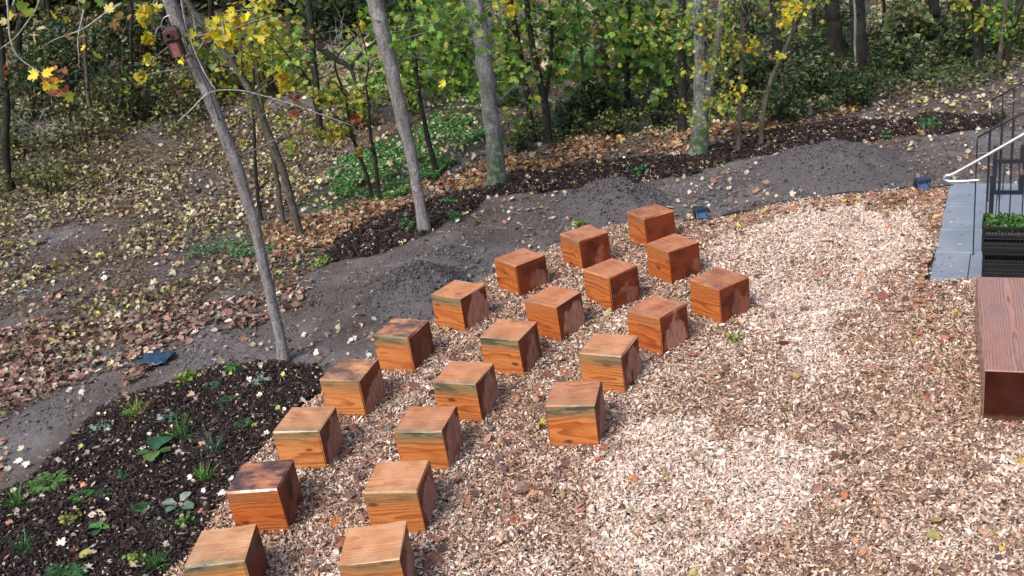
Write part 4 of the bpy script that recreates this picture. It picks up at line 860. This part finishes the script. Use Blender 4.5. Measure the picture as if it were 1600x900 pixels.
# ------------------------------------------------------------------ trees
YEL = [(.70, .60, .03), (.78, .68, .06), (.68, .46, .03), (.50, .56, .06)]
YG = [(.34, .40, .05), (.22, .34, .05), (.46, .44, .06), (.13, .24, .04), (.50, .40, .05)]
GRN = [(.14, .29, .04), (.21, .38, .055), (.085, .19, .035), (.32, .43, .06)]
MGR = [(.085, .22, .04), (.14, .31, .05), (.05, .13, .035), (.24, .36, .055), (.40, .40, .07)]
DGR = [(.030, .065, .022), (.050, .095, .028), (.020, .045, .02), (.09, .12, .035)]
def tree(lab, pix, Y0, widths, mat, H=8.0, crown=None, clusters=(), twigs=0, lsc=.62, name='deciduous_tree', branches=(), group=None, seed=None, cat='tree', flare=1.5, crown_r=1.7):
    """pix: trunk pixels from the foot up; the trunk rises in the upright plane y = Y0 (Y0 None: where the foot meets the ground)"""
    sd = seed or int(pix[0][0] * 3 + pix[0][1]); r = np.random.default_rng(sd)
    b = G(*pix[0]); Y = b.y if Y0 is None else Y0
    P = [b - Vector((0, 0, .12))] + [PY(x, y, Y) for x, y in pix[1:]]
    dep = float(proj([list(b)])[2][0]); rad = [w * .43 * float(proj([list(p)])[2][0]) / FOC for w, p in zip(widths, P)]
    top = P[-1]; dr = (P[-1] - P[-2]).normalized(); dr = (dr * .6 + Vector((0, 0, .6))).normalized(); ext = max(0, H - (top.z - b.z))
    if ext > .4:
        for k in range(1, 4): P.append(top + dr * ext * k / 3 + Vector(r.normal(0, .12, 3)) * k); rad.append(rad[len(pix) - 1] * (1 - .28 * k))
    e = empty(name, b); tag(e, lab, cat, group)
    Q = resample(P, 5); rr = list(np.interp(np.linspace(0, len(P) - 1, len(Q)), range(len(P)), rad)); rr[0] *= flare; rr[1] *= 1 + (flare - 1) * .5
    mb = MB().tube([q - np.array(b) + (r.normal(0, .004, 3) if i > 1 else 0) for i, q in enumerate(Q)], rr, 14 if widths[0] > 14 else 8, True, .035, sd); mb.build('trunk', mat, e, True)
    for bp, bw_ in branches:        # visible limbs, given by pixels with their own depth offset
        q = [PY(x, y, Y + o) - b for x, y, o in bp]; q = resample(q, 4); MB().tube(q, list(np.linspace(bw_, bw_ * .3, len(q))), 6, True, .08, sd).build('branch', mat, e, True)
    lp, ls, lc = [], [], []; tw = MB()
    for cl in clusters:
        cx, cy, o, R_, n, s, pal = cl; c = PY(cx, cy, Y + o) - b; k = max(1, n // 9)
        cen = r.normal(0, 1, (k, 3)) * np.array([R_, R_ * .9, R_ * .75]) * .55 + np.array(c)
        n2_ = int(n * 1.9); p = cen[r.integers(0, k, n2_)] + r.normal(0, 1, (n2_, 3)) * R_ * .22; lp.append(p); ls.append(r.lognormal(math.log(s * lsc), .25, int(n * 1.9))); lc.append(palette(int(n * 1.9), pal, None, .22, r))
        j = int(np.argmin([np.linalg.norm(np.array(q) - np.array(b) - np.array(c)) for q in Q])); st_ = Q[max(0, j - 1)] - np.array(b); cc = np.array(c)
        if np.linalg.norm(st_ - cc) > .15: tw.tube(resample([st_, (st_ + cc) / 2 + r.normal(0, .12, 3) + [0, 0, .1], cc], 4), list(np.linspace(.014, .006, 9)), 5)
        for q in cen[:24]:
            m_ = (q + cc) / 2 + r.normal(0, .06, 3); tw.tube([cc, m_, q], [.007, .005, .003], 4, False)
    if crown and ext > 0:
        n, s = int(crown[0] * .4), crown[1]; pal = crown[2]; cpos = np.array(P[-1] - b) - np.array([0, 0, ext * .15]); k = max(6, n // 12)
        cen = r.normal(0, 1, (k, 3)) * np.array([crown_r, crown_r, ext * .28]) * .6 + cpos; cen = cen[proj(cen + np.array(b))[1] < -25] if len(cen) else cen
        if len(cen):
            p = cen[r.integers(0, len(cen), n)] + r.normal(0, .28, (n, 3)); lp.append(p); ls.append(r.lognormal(math.log(s), .2, n)); lc.append(palette(n, pal, None, .2, r))
            for q in cen[:10]: tw.tube([np.array(P[-2] - b), (q + cpos) / 2, q], [.03, .018, .006], 4, False)
    if tw.n: tw.build('twigs', mat, e, True)
    if lp: leaf_mesh('crown', np.concatenate(lp), np.concatenate(ls), np.concatenate(lc), MAPLES if widths[0] > 0 else OVALS, .8, e, r=r)
    return e, P
# leaning tree with the nest box
tA, PA = tree('slender leaning grey tree carrying the brown nest box', [(443, 562), (425, 470), (404, 380), (378, 285), (345, 195), (308, 105), (284, 50), (262, -4)], None, [19, 19, 20, 21, 22, 24, 24, 25], M_BARK, 9.5, (500, .16, YG),
   clusters=[(340, 38, -.1, .22, 34, .14, YEL), (352, 66, -.2, .13, 14, .13, YEL), (440, 118, .3, .20, 22, .15, YEL), (432, 22, .2, .30, 26, .13, YEL + YG), (240, 68, -.3, .10, 10, .13, YEL), (232, 96, -.3, .10, 9, .13, YEL), (224, 118, -.3, .10, 9, .13, YEL + YG), (308, 60, -.2, .12, 10, .12, YG), (322, 85, -.2, .10, 7, .12, YG), (404, 14, .4, .3, 22, .13, YEL), (236, 8, 0, .18, 20, .13, YEL), (285, 96, -.35, .03, 2, .12, YEL), (480, 176, .5, .12, 7, .11, [(.42, .12, .04), (.5, .3, .1)]), (462, 165, .5, .1, 6, .1, [(.42, .14, .05), (.4, .22, .08)])],
   branches=[([(345, 195, 0), (330, 152, -.3), (300, 80, -.7), (285, 0, -1)], .010)])
bA = tA.location
MB().tube(resample([PY(x, y, bA.y - .5) - bA for x, y in ((279, 190), (300, 170), (322, 148), (345, 141), (380, 142), (420, 152), (460, 164), (505, 180), (550, 196))], 4), list(np.linspace(.009, .004, 33)), 6).build('branch', M_TWIG, tA, True)
MB().tube(resample([PY(x, y, bA.y - .6) - bA for x, y in ((338, 142), (322, 118), (306, 84), (294, 50), (286, 20), (282, -10))], 4), list(np.linspace(.0075, .006, 21)), 6).build('branch', M_TWIG, tA, True)
# hanging twigs at the upper left, from a tree standing left of the view
def hang(lab, pl, Y, cl, pos=None):
    f = G(-170, 420) if pos is None else pos; e = empty('maple_tree', f); tag(e, lab, 'tree'); tp = Vector((f.x + .6, Y + .2, 8.0))
    MB().tube(resample([f - f - Vector((0, 0, .1)), (tp - f) * .5 + Vector((.1, 0, 0)), tp - f], 6), list(np.linspace(.11, .05, 13)), 10, True, .06, 3).build('trunk', M_BARKM, e, True)
    first = PY(pl[0][0][0], pl[0][0][1], Y); MB().tube(resample([(tp - f) * .80, (Vector(((tp.x + first.x) / 2, Y, 6.8)) - f), first + Vector((0, 0, .9)) - f, first - f], 5), list(np.linspace(.04, .010, 16)), 6).build('branch', M_TWIG, e, True)
    for p in pl:
        q = resample([PY(x, y, Y) - f for x, y in p], 5); MB().tube(q, list(np.linspace(.011, .003, len(q))), 5, True).build('branch', M_TWIG, e, True)
    P, S, C = [], [], []
    for cx, cy, R_, n, s, pal in cl:
        c = PY(cx, cy, Y) - f; P.append(np.array(c) + rng.normal(0, R_, (n, 3))); S.append(rng.lognormal(math.log(s * (.55 if pal is RED else .8)), .2, n)); C.append(palette(n, pal, None, .2))
    leaf_mesh('leaves', np.concatenate(P), np.concatenate(S), np.concatenate(C), MAPLES, .8, e)
RED = [(.40, .12, .05), (.26, .09, .05), (.45, .22, .08)]
hang('maple whose thin pale twigs hang into the upper left corner', [[(8, -40), (12, 10), (16, 60), (28, 88), (55, 108), (90, 128)], [(66, -30), (58, 10), (40, 38), (20, 62), (-20, 90)], [(136, -30), (130, 20), (122, 60), (124, 100)], [(20, 10), (30, -30)], [(190, 5), (165, 20), (130, 45), (85, 62), (70, 72)]], 9.0,
     [(65, 108, .05, 4, .14, YEL), (50, 44, .06, 4, .12, [(.7, .55, .3)]), (75, 30, .04, 2, .10, YEL), (17, 22, .04, 3, .11, RED), (95, 128, .10, 14, .10, RED), (85, 142, .06, 5, .11, YEL + RED), (105, 132, .03, 2, .12, YEL), (134, 84, .03, 2, .12, YEL), (128, 70, .06, 6, .09, RED), (25, 110, .1, 6, .09, RED), (28, -4, .15, 14, .12, YG), (120, 2, .15, 10, .11, YG), (195, 28, .08, 7, .12, [(.6, .5, .3), (.5, .3, .1)]), (200, 45, .06, 4, .1, RED)])
tree('slender straight grey tree standing in the mulch strip left of the thickest trunk', [(663, 360), (648, 270), (630, 190), (612, 110), (597, 50), (584, -4)], None, [20, 21, 24, 26, 28, 29], M_BARK, 9.5, (500, .17, GRN), clusters=[(700, 40, .3, .55, 120, .16, GRN), (650, 90, .2, .4, 60, .15, GRN)])
tree('thick pale grey trunk with a mossy foot at the edge of the mulch strip', [(777, 288), (772, 220), (762, 140), (752, 60), (742, -4)], None, [36, 31, 30, 31, 33], M_BARKG, 10, (600, .18, GRN), flare=1.5, clusters=[(790, 10, -.4, .25, 22, .15, YEL), (800, 150, .3, .35, 40, .14, MGR), (700, 20, -.2, .5, 70, .16, GRN)])
tD, PD = tree('forked mossy grey tree hung with yellow-green leaves', [(1092, 240), (1094, 205), (1094, 172), (1094, 110), (1092, 50), (1090, -4)], None, [36, 30, 27, 21, 18, 18], M_BARKG, 10, (600, .17, YG), flare=1.6,
   branches=[([(1094, 185, 0), (1104, 150, 0), (1116, 95, 0), (1124, 40, 0), (1128, -20, 0)], .12)],
   clusters=[(1085, 40, -.6, .55, 90, .10, YG), (1110, 75, -.6, .40, 50, .10, YG), (1125, 115, -.6, .38, 44, .11, YG + YEL), (1095, 150, -.6, .40, 44, .11, YG), (1122, 168, -.7, .25, 26, .11, YEL + YG), (1070, 158, -.5, .20, 14, .11, YG), (1140, 60, -.4, .4, 50, .10, YG), (1085, 10, -.5, .5, 70, .1, GRN)])
tree('thin straight pale sapling just right of the forked tree', [(1152, 238), (1156, 170), (1159, 100), (1160, 40), (1158, -4)], None, [10, 9, 8.5, 8, 8], M_BARKM, 7, (160, .14, YG), clusters=[(1170, 30, -.2, .5, 60, .11, YG), (1165, 75, .2, .3, 24, .1, YEL)])
tree('thin bent sapling leaning right, second right of the forked tree', [(1187, 228), (1192, 180), (1205, 125), (1232, 65), (1262, -4)], None, [10, 9.5, 9, 8, 7], M_BARKM, 6.5, (160, .14, YG), clusters=[(1215, 15, -.3, .35, 34, .13, YEL), (1240, 40, 0, .5, 50, .12, YG), (1208, 92, -.2, .15, 10, .10, YEL)])
tree('dark reddish twiggy sapling in front of the green grass patch', [(583, 312), (572, 270), (558, 235), (545, 190), (540, 150)], None, [8, 7, 7, 6, 5], M_BARKD, 3.4, None, clusters=[(535, 160, 0, .35, 40, .13, YG), (500, 150, 0, .35, 34, .13, YG), (545, 205, 0, .22, 20, .12, YEL + YG), (520, 215, 0, .25, 22, .13, YEL)], flare=1.1)
tree('second twiggy sapling beside the reddish one, leaves turning yellow', [(592, 312), (588, 260), (580, 215), (576, 170), (572, 130)], None, [8, 7, 6, 5, 4], M_BARKD, 3.4, None, clusters=[(590, 135, 0, .40, 46, .14, GRN), (575, 175, 0, .2, 16, .12, RED), (610, 100, .2, .35, 34, .15, GRN), (560, 235, -.1, .14, 9, .12, RED + YEL)], flare=1.1)
tree('grey slender tree curving up to the left behind the leaning tree', [(470, 368), (456, 320), (440, 262), (412, 190), (378, 120), (345, 75), (312, 30), (290, -4)], None, [15, 14, 13, 13, 12, 12, 12, 12], M_BARKM, 8, (240, .15, YG), clusters=[(420, 60, .4, .55, 80, .14, YG), (392, 90, .2, .3, 26, .13, YG), (455, 90, .3, .5, 50, .13, GRN)])
tree('thin mossy sapling just left of the curved grey tree', [(441, 352), (436, 300), (424, 235), (408, 160), (400, 80), (398, 20)], None, [9, 9, 8, 8, 7, 6], M_BARKM, 6, (120, .14, YG), clusters=[(450, 215, 0, .3, 26, .12, YG), (475, 190, .2, .35, 30, .12, YG)])
tree('thin dark sapling hugging the leaning tree on its right', [(407, 345), (402, 300), (398, 240), (396, 180), (396, 120)], None, [8, 7, 6, 6, 5], M_BARKD, 4, None, clusters=[(410, 150, 0, .3, 18, .12, YG)])
tree('thin dark tree between the straight grey tree and the thickest trunk', [(684, 272), (668, 215), (655, 150), (648, 90), (640, 20)], None, [10, 9, 8, 8, 7], M_BARKD, 7, (160, .16, GRN), clusters=[(670, 110, 0, .6, 100, .16, GRN), (700, 70, .2, .6, 100, .16, GRN), (655, 40, 0, .6, 90, .16, GRN), (720, 110, 0, .5, 70, .15, GRN), (688, 132, -.3, .1, 5, .14, YEL), (640, 130, 0, .4, 40, .15, YG)])
tree('dark curved tree right of the thickest trunk, nearer of a pair', [(832, 218), (824, 150), (812, 80), (800, 10)], None, [12, 11, 11, 10], M_BARKD, 8, (260, .17, MGR), clusters=[(800, 40, 0, .55, 80, .16, MGR), (835, 90, -.2, .5, 60, .16, MGR), (810, 180, 0, .3, 22, .15, MGR)])
tree('dark tree with forked stem, right one of the pair by the thickest trunk', [(856, 222), (852, 165), (840, 110), (828, 50), (822, -4)], None, [15, 14, 12, 11, 10], M_BARKD, 8, (260, .17, MGR), branches=[([(851, 165, 0), (860, 100, .1), (862, 40, .2), (858, -10, .2)], .05)], clusters=[(860, 30, 0, .7, 110, .17, MGR), (880, 70, .2, .5, 60, .16, MGR), (870, 110, 0, .35, 26, .15, MGR)])
tree('thin dark sapling in front of the far green clearing', [(912, 152), (910, 100), (906, 50), (902, -4)], None, [7, 6, 6, 5], M_BARKD, 6, (100, .16, MGR), clusters=[(905, 30, 0, .7, 80, .17, MGR)])
tree('massive almost black trunk behind the saplings in the centre', [(938, 120), (940, 60), (946, -4)], None, [30, 26, 25], M_BARKD, 12, (380, .24, MGR), flare=1.3, crown_r=2.4)
tree('dark trunk right of the massive black one, behind drooping green leaves', [(980, 172), (980, 100), (981, 40), (982, -4)], None, [12, 11, 10, 10], M_BARKD, 9, (240, .20, MGR), clusters=[(975, 40, -.8, .9, 190, .20, MGR), (1000, 70, -.9, .8, 150, .20, MGR), (1012, 120, -.8, .45, 50, .19, MGR), (955, 90, -.8, .6, 60, .2, MGR), (1040, 40, -.6, .8, 130, .18, MGR), (930, 20, -.6, .7, 90, .2, MGR)])
tree('dark straight trunk just behind the forked mossy tree on its left', [(1065, 205), (1066, 140), (1066, 80), (1066, -4)], None, [15, 14, 14, 13], M_BARKD, 10, (300, .19, MGR), clusters=[(1050, 30, .3, .6, 80, .16, MGR)])
tree('dark trunk behind the bent sapling', [(1216, 110), (1213, 50), (1210, -4)], None, [20, 18, 17], M_BARKD, 12, (300, .24, MGR), crown_r=2.4)
tree('left one of two thick black trunks in the ivy', [(1306, 92), (1304, 40), (1300, -4)], None, [28, 26, 26], M_BARKD, 12, (340, .25, MGR), crown_r=2.6)
tree('right one of two thick black trunks, ivy climbing its foot', [(1344, 128), (1342, 70), (1340, 20), (1338, -4)], None, [30, 27, 26, 26], M_BARKD, 12, (360, .22, MGR), clusters=[(1350, 118, -.2, .40, 120, .08, DGR), (1338, 105, -.2, .3, 50, .08, DGR)], crown_r=2.4)
tree('thin pale stem standing close in front of the ivy-covered black trunk', [(1339, 142), (1336, 80), (1334, -4)], None, [5, 4.5, 4.5], M_BARKG, 6, (80, .15, YG))
tree('black trunk left of the bright gap on the right', [(1461, 66), (1460, 30), (1458, -4)], None, [19, 18, 18], M_BARKD, 12, (280, .26, MGR), crown_r=2.6)
tree('tall dark green trunk near the right edge', [(1532, 110), (1528, 60), (1526, 20), (1524, -4)], None, [20, 18, 17, 17], M_BARKD, 11, (300, .20, MGR), clusters=[(1510, 18, 0, .5, 50, .15, YG)])
tree('pale thin trunk leaning right at the right edge', [(1558, 116), (1564, 70), (1570, 20), (1573, -4)], None, [9, 8, 8, 8], M_BARKM, 8, (150, .16, YG))
tree('dark slanting trunk at the far right corner', [(1568, 112), (1578, 60), (1592, 10), (1598, -10)], None, [14, 13, 12, 12], M_BARKD, 9, (200, .18, MGR), clusters=[(1575, 30, 0, .5, 60, .14, MGR)])
tree('dark knotty trunk at the left edge', [(12, 296), (8, 230), (10, 165), (4, 100), (-4, 30)], None, [17, 15, 14, 13, 13], M_BARKD, 7, (260, .17, YG), clusters=[(10, 130, 0, .5, 50, .12, DGR)], seed=77)
tree('thin grey stem among the dark bushes at upper left', [(142, 198), (138, 150), (134, 100), (130, 40)], None, [8, 8, 7, 6], M_BARKM, 7, (160, .2, YG))
tree('dark tree with a wide bent bough right of the yellow clusters', [(498, 208), (496, 150), (490, 95), (486, 40), (480, -4)], None, [13, 12, 12, 12, 11], M_BARKD, 9, (300, .2, YG), branches=[([(495, 70, 0), (520, 90, 0), (545, 104, -.1), (556, 130, -.2)], .09), ([(547, 105, 0), (566, 82, 0), (590, 64, 0), (604, 58, 0)], .05), ([(495, 170, 0), (478, 120, 0), (455, 95, -.1), (430, 60, -.2)], .05)], clusters=[(470, 120, 0, .5, 40, .15, YG), (560, 110, 0, .5, 40, .16, GRN), (520, 70, .3, .5, 30, .15, YG)])

# saplings and bushes that fill the middle distance
def bush(lab, px, py, w, h, n, s, pal, name='bush', grp='bushes in the wood', Yoff=0, protos=None, dark=M_BARKD):
    n = int(n * 1.7); s *= .70
    b = G(px, py); d = float(proj([list(b)])[2][0]); W_ = w / 2 * d / FOC; H_ = h * d / FOC; r = np.random.default_rng(int(px * 5 + py * 3))
    e = empty(name, b); tag(e, lab, 'bush', grp); k = max(8, n // 20); cen = np.stack([r.normal(0, W_ * .45, k), r.normal(0, W_ * .4, k), H_ * r.beta(1.7, 1.5, k)], 1)
    mb = MB()
    for q in cen[:16]: mb.tube([np.array([q[0] * .15, q[1] * .15, -.05]), q * np.array([.6, .6, .6]) + r.normal(0, .08, 3), q], [.018, .012, .005], 4, False)
    mb.build('stems', dark, e, True)
    p = cen[r.integers(0, k, n)] + r.normal(0, 1, (n, 3)) * np.array([W_, W_, H_]) * .11; p[:, 2] = np.maximum(p[:, 2], .03)
    leaf_mesh('foliage', p, r.lognormal(math.log(s), .25, n), palette(n, pal, None, .25, r), protos or OVALS, .8, e, r=r)
bush('dark holly-like bush in front of the black trunk in the centre', 938, 185, 90, 60, 500, .09, DGR)
bush('low dark bush left of the centre thicket', 895, 205, 70, 50, 350, .10, DGR)
bush('yellow-green bush at the foot of the centre thicket', 955, 208, 80, 34, 300, .08, [(.14, .17, .05), (.20, .22, .06), (.08, .11, .03)])
bush('low green bush left of the forked tree', 1030, 196, 70, 40, 260, .08, DGR + [(.12, .14, .04)])
bush('dark bush right of the thin pale sapling', 1172, 150, 70, 70, 420, .12, DGR)
bush('green bush under the bent sapling', 1235, 190, 100, 55, 460, .09, DGR + [(.12, .16, .04)])
bush('ivy-green bush between bent sapling and black trunks', 1275, 150, 90, 60, 420, .10, DGR + [(.10, .14, .04)])
bush('dense bush at the foot of the ivy-covered trunk', 1345, 165, 90, 60, 520, .08, DGR)
bush('loose bush right of the ivy-covered trunk', 1400, 120, 90, 60, 380, .12, DGR + [(.16, .18, .05)])
bush('bright leafy bush in the bright gap', 1425, 70, 80, 60, 360, .18, [(.20, .26, .10), (.30, .34, .14), (.12, .18, .06)])
bush('dark bush by the black trunk near the right gap', 1490, 100, 80, 60, 400, .12, DGR + [(.14, .17, .05)])
bush('leafy bush near the right edge', 1560, 80, 100, 70, 380, .13, MGR)
bush('yellowing bush left of the straight grey tree', 560, 200, 90, 80, 200, .13, YG, protos=MAPLES)
bush('thin green sapling behind the grass', 640, 170, 130, 150, 420, .17, GRN, protos=MAPLES)
bush('green maple bush left of the thickest trunk', 720, 140, 120, 150, 420, .18, GRN, protos=MAPLES)
bush('green maple bush right of the thickest trunk', 800, 165, 80, 110, 300, .17, MGR, protos=MAPLES)
bush('low leafy bush at the foot of the dark pair of trees', 815, 238, 60, 40, 170, .10, [(.10, .16, .04), (.16, .2, .06)])
bush('olive bush on the left bank', 215, 190, 130, 80, 420, .14, DGR + YG[:1])
bush('dark bush at the left edge of the bank', 55, 190, 140, 110, 560, .13, DGR)
bush('dark bush below the hanging twigs', 120, 150, 140, 110, 560, .16, DGR)
bush('dark thicket behind the nest box', 215, 110, 150, 90, 500, .18, DGR + [(.10, .10, .03)])
bush('yellow-green bush left of the leaning tree', 345, 150, 100, 100, 300, .18, YG + DGR, protos=MAPLES)
bush('sunlit leafy bush behind the curved grey tree', 430, 150, 120, 130, 420, .18, YG, protos=MAPLES)
bush('fallen-leaf coloured bush at the left edge', 10, 250, 110, 60, 360, .11, YG[:2] + DGR)
bush('straggly yellow-green bush on the bank corner', 80, 300, 150, 40, 300, .10, [(.16, .18, .05), (.25, .26, .08), (.08, .10, .03)])
bush('dark evergreen bush in the hollow behind the bent bough', 545, 60, 150, 60, 500, .25, DGR)
bush('dark bush behind the straight grey tree', 640, 60, 130, 60, 420, .24, DGR)
bush('pale grassy bush beyond the clearing', 870, 78, 90, 50, 300, .22, [(.30, .36, .22), (.2, .28, .14)])
def bare_shrub(lab, px, py, w, h, n, mat, rad=.008):
    b = G(px, py); d = float(proj([list(b)])[2][0]); W_ = w / 2 * d / FOC; H_ = h * d / FOC; r = np.random.default_rng(int(px + py * 3)); e = empty('bare_shrub', b); tag(e, lab, 'shrub')
    for i in range(n):
        a = r.uniform(0, 6.283); p = np.array([0, 0, -.05]); q = [p]; dr = np.array([math.cos(a) * r.uniform(.2, 1), math.sin(a) * .6, r.uniform(.8, 1.6)]); L = H_ * r.uniform(.5, 1.1) / 6
        for k in range(6): dr = dr / np.linalg.norm(dr) + r.normal(0, .22, 3) + np.array([math.cos(a) * .12, 0, -.05 * k]); p = p + dr / np.linalg.norm(dr) * L * np.array([W_ / H_ + .3, 1, 1]); q.append(p)
        mb = MB().tube(q, list(np.linspace(rad, rad * .3, 7)), 4, False)
        for k in (2, 3, 4, 5):
            for _ in range(2): t = q[k] + r.normal(0, .5, 3) * L * 2; mb.tube([q[k], (q[k] + t) / 2 + r.normal(0, .03, 3), t], [rad * .45, rad * .35, rad * .2], 3, False)
        mb.build('branch', mat, e)
bare_shrub('leafless shrub with tangled fine grey twigs left of the straight grey tree', 545, 112, 150, 120, 16, M_TWIG, .012)
bare_shrub('leafless arching brambles left of the nest box tree', 185, 170, 170, 140, 16, M_BARKM, .012)
bare_shrub('pale leafless twigs on the bank at the far left', 60, 235, 120, 130, 12, M_TWIG, .008)
bare_shrub('thin bare shrub in the bright gap at the upper right', 1420, 75, 80, 90, 10, M_BARKD, .014)
# black trunks of the wood behind
BTL = ['behind the hanging twigs at far left', 'between the hanging twigs and the thin grey stem', 'just right of the thin grey stem', 'midway between thin grey stem and nest box', 'seen just left of the nest box tree, high on the bank', 'behind the yellow cluster right of the nest box', 'thin, behind the curved grey tree',
 'left of the tree with the bent bough', 'thickest one behind the bent bough', 'thin, left of the straight grey tree', 'just right of the straight grey tree top', 'second behind the green maple leaves', 'close left of the thickest grey trunk', 'thin, close right of the thickest grey trunk', 'very thin, left of the green clearing', 'thin, above the green clearing',
 'behind the drooping green leaves', 'left of the forked mossy tree', 'right of the thin pale sapling', 'between the bent sapling and the black trunks', 'thin, left of the two black trunks', 'thin, right of the two black trunks', 'thinnest, in the bright gap', 'in the middle of the bright gap', 'left of the tall dark green trunk', 'between the tall green trunk and pale leaning stem', 'at the upper right corner', 'just beyond the left picture edge', 'just beyond the right picture edge']
bt = []
for k, (px, py, w) in enumerate([(30, 120, 14), (75, 100, 9), (168, 95, 12), (205, 130, 7), (255, 80, 9), (330, 70, 10), (372, 62, 8), (455, 60, 9), (520, 40, 12), (560, 38, 7), (612, 42, 10), (668, 45, 9), (715, 60, 12), (790, 60, 8), (870, 55, 6), (893, 48, 7), (1005, 80, 9), (1028, 60, 12), (1170, 60, 10), (1242, 55, 9), (1272, 48, 8), (1378, 45, 7), (1400, 38, 6), (1420, 42, 8), (1498, 40, 8), (1546, 52, 9), (1588, 50, 10), (-30, 150, 14), (1620, 70, 12)]):
    t = tree('dark background trunk ' + BTL[k], [(px, py), (px + rng.uniform(-5, 5), py * .45), (px + rng.uniform(-9, 9), -6)], None, [w, w * .9, w * .85], M_BARKD, 11, (100, .40, DGR + MGR[:1]), group='dark trunks in the wood behind', crown_r=2.6, name='background_tree')
# deep undergrowth on the bank that closes the view
n = 26000; xy = view_pts(n, None, 30, 95, -60, 34); x, y = xy.T; dn = fbm(x * .22, y * .22, 3, 88); hh = np.clip(dn * 5 - 1.1, .1, 3.4)
keep = ~in_lit_gap(x, y); x, y, hh = x[keep], y[keep], hh[keep]; n = len(x)
br = (fbm(x * .16 + 3, y * .16, 2, 91) > .60)[:, None]
scatter('distant_undergrowth', [OVALS[0], OVALS[1], small_leaf()], np.stack([x, y, surf(x, y) + hh * rng.random(n) ** .8], 1), eulers(n, .8), rng.lognormal(math.log(.26), .3, n), np.where(br, palette(n, [(.20, .25, .10), (.30, .32, .18), (.12, .17, .05)]), palette(n, [(.03, .055, .02), (.06, .085, .03), (.018, .03, .014), (.12, .12, .05), (.07, .05, .03)])), M_COVER, 'dense dark undergrowth of the wood behind')

# ------------------------------------------------------------------ nest box on the leaning tree
c0 = PY(272.5, 63, bA.y - .28); dN = float(proj([list(c0)])[2][0]); k_ = .80 * dN / FOC
nb = empty('nest_box', c0); tag(nb, 'brown nest box with a round hole and pink front on the leaning tree', 'nest box')
right = Vector(R2); up = (Vector((0, 0, 1)) * .93 + right * -.10).normalized(); up = Vector((-.10, 0, 1)).normalized(); fwd = Vector((.05, -1, -.05)).normalized(); xr = up.cross(fwd) * -1; xr.normalize(); fwd = xr.cross(up) * -1; 
RB = Matrix((( -xr.x, fwd.x, up.x), (-xr.y, fwd.y, up.y), (-xr.z, fwd.z, up.z)))   # columns: side, front, up
if RB.determinant() < 0: RB = Matrix(((xr.x, fwd.x, up.x), (xr.y, fwd.y, up.y), (xr.z, fwd.z, up.z)))
def nloc(x, f, z): return RB @ Vector((x * k_, f * k_, z * k_))
def nbox(name, c, d, mat, bev=.004): return MB().box(nloc(*c), [q * k_ for q in d], R=RB, bev=bev).build(name, mat, nb)
nbox('body', (0, 0, -8), (24, 20, 48), M_NEST)
nbox('cap', (0, 3, 10), (30, 26, 19), M_NEST, .008)
V = [nloc(x, f, z) for x, f, z in ((-15, -10, 19), (15, -10, 19), (15, 16, 19), (-15, 16, 19), (-7, -8, 27), (7, -8, 27), (8, 6, 26), (-8, 6, 26))]
MB().add(V, [(0, 1, 5, 4), (1, 2, 6, 5), (2, 3, 7, 6), (3, 0, 4, 7), (4, 5, 6, 7), (3, 2, 1, 0)]).build('roof', M_NEST, nb)
nbox('front_panel', (2, 11, -17), (15, 3, 28), M_NESTP, .003); nbox('side_rail', (-8, 11, -17), (3, 4, 28), M_NEST, .002); nbox('side_rail', (11.5, 11, -17), (3, 4, 28), M_NEST, .002)
def disc(name, r0, r1, f0, f1, mat):
    n = 20; V = []
    for rr, ff in ((r0, f0), (r0, f1), (r1, f1), (r1, f0)): V += [nloc(3 + rr * math.cos(2 * math.pi * i / n), ff, 11 + rr * math.sin(2 * math.pi * i / n)) for i in range(n)]
    F = [(a * n + i, a * n + (i + 1) % n, ((a + 1) % 4) * n + (i + 1) % n, ((a + 1) % 4) * n + i) for a in range(4) for i in range(n)]; MB().add(V, F).build(name, mat, nb)
disc('entrance_ring', 7, 4.6, 15.5, 19, M_NEST); disc('entrance_hole', 4.7, .01, 16.2, 16.8, M_HOLE)
MB().tube(resample([nloc(x, f, z) for x, f, z in ((-19, 0, 26), (-19, 0, 34), (-13, 2, 44), (-3, 3, 47), (8, 2, 42), (15, 0, 30), (14, -2, 18))], 5), .0035, 6).build('hanger_wire', M_STEEL, nb, True)
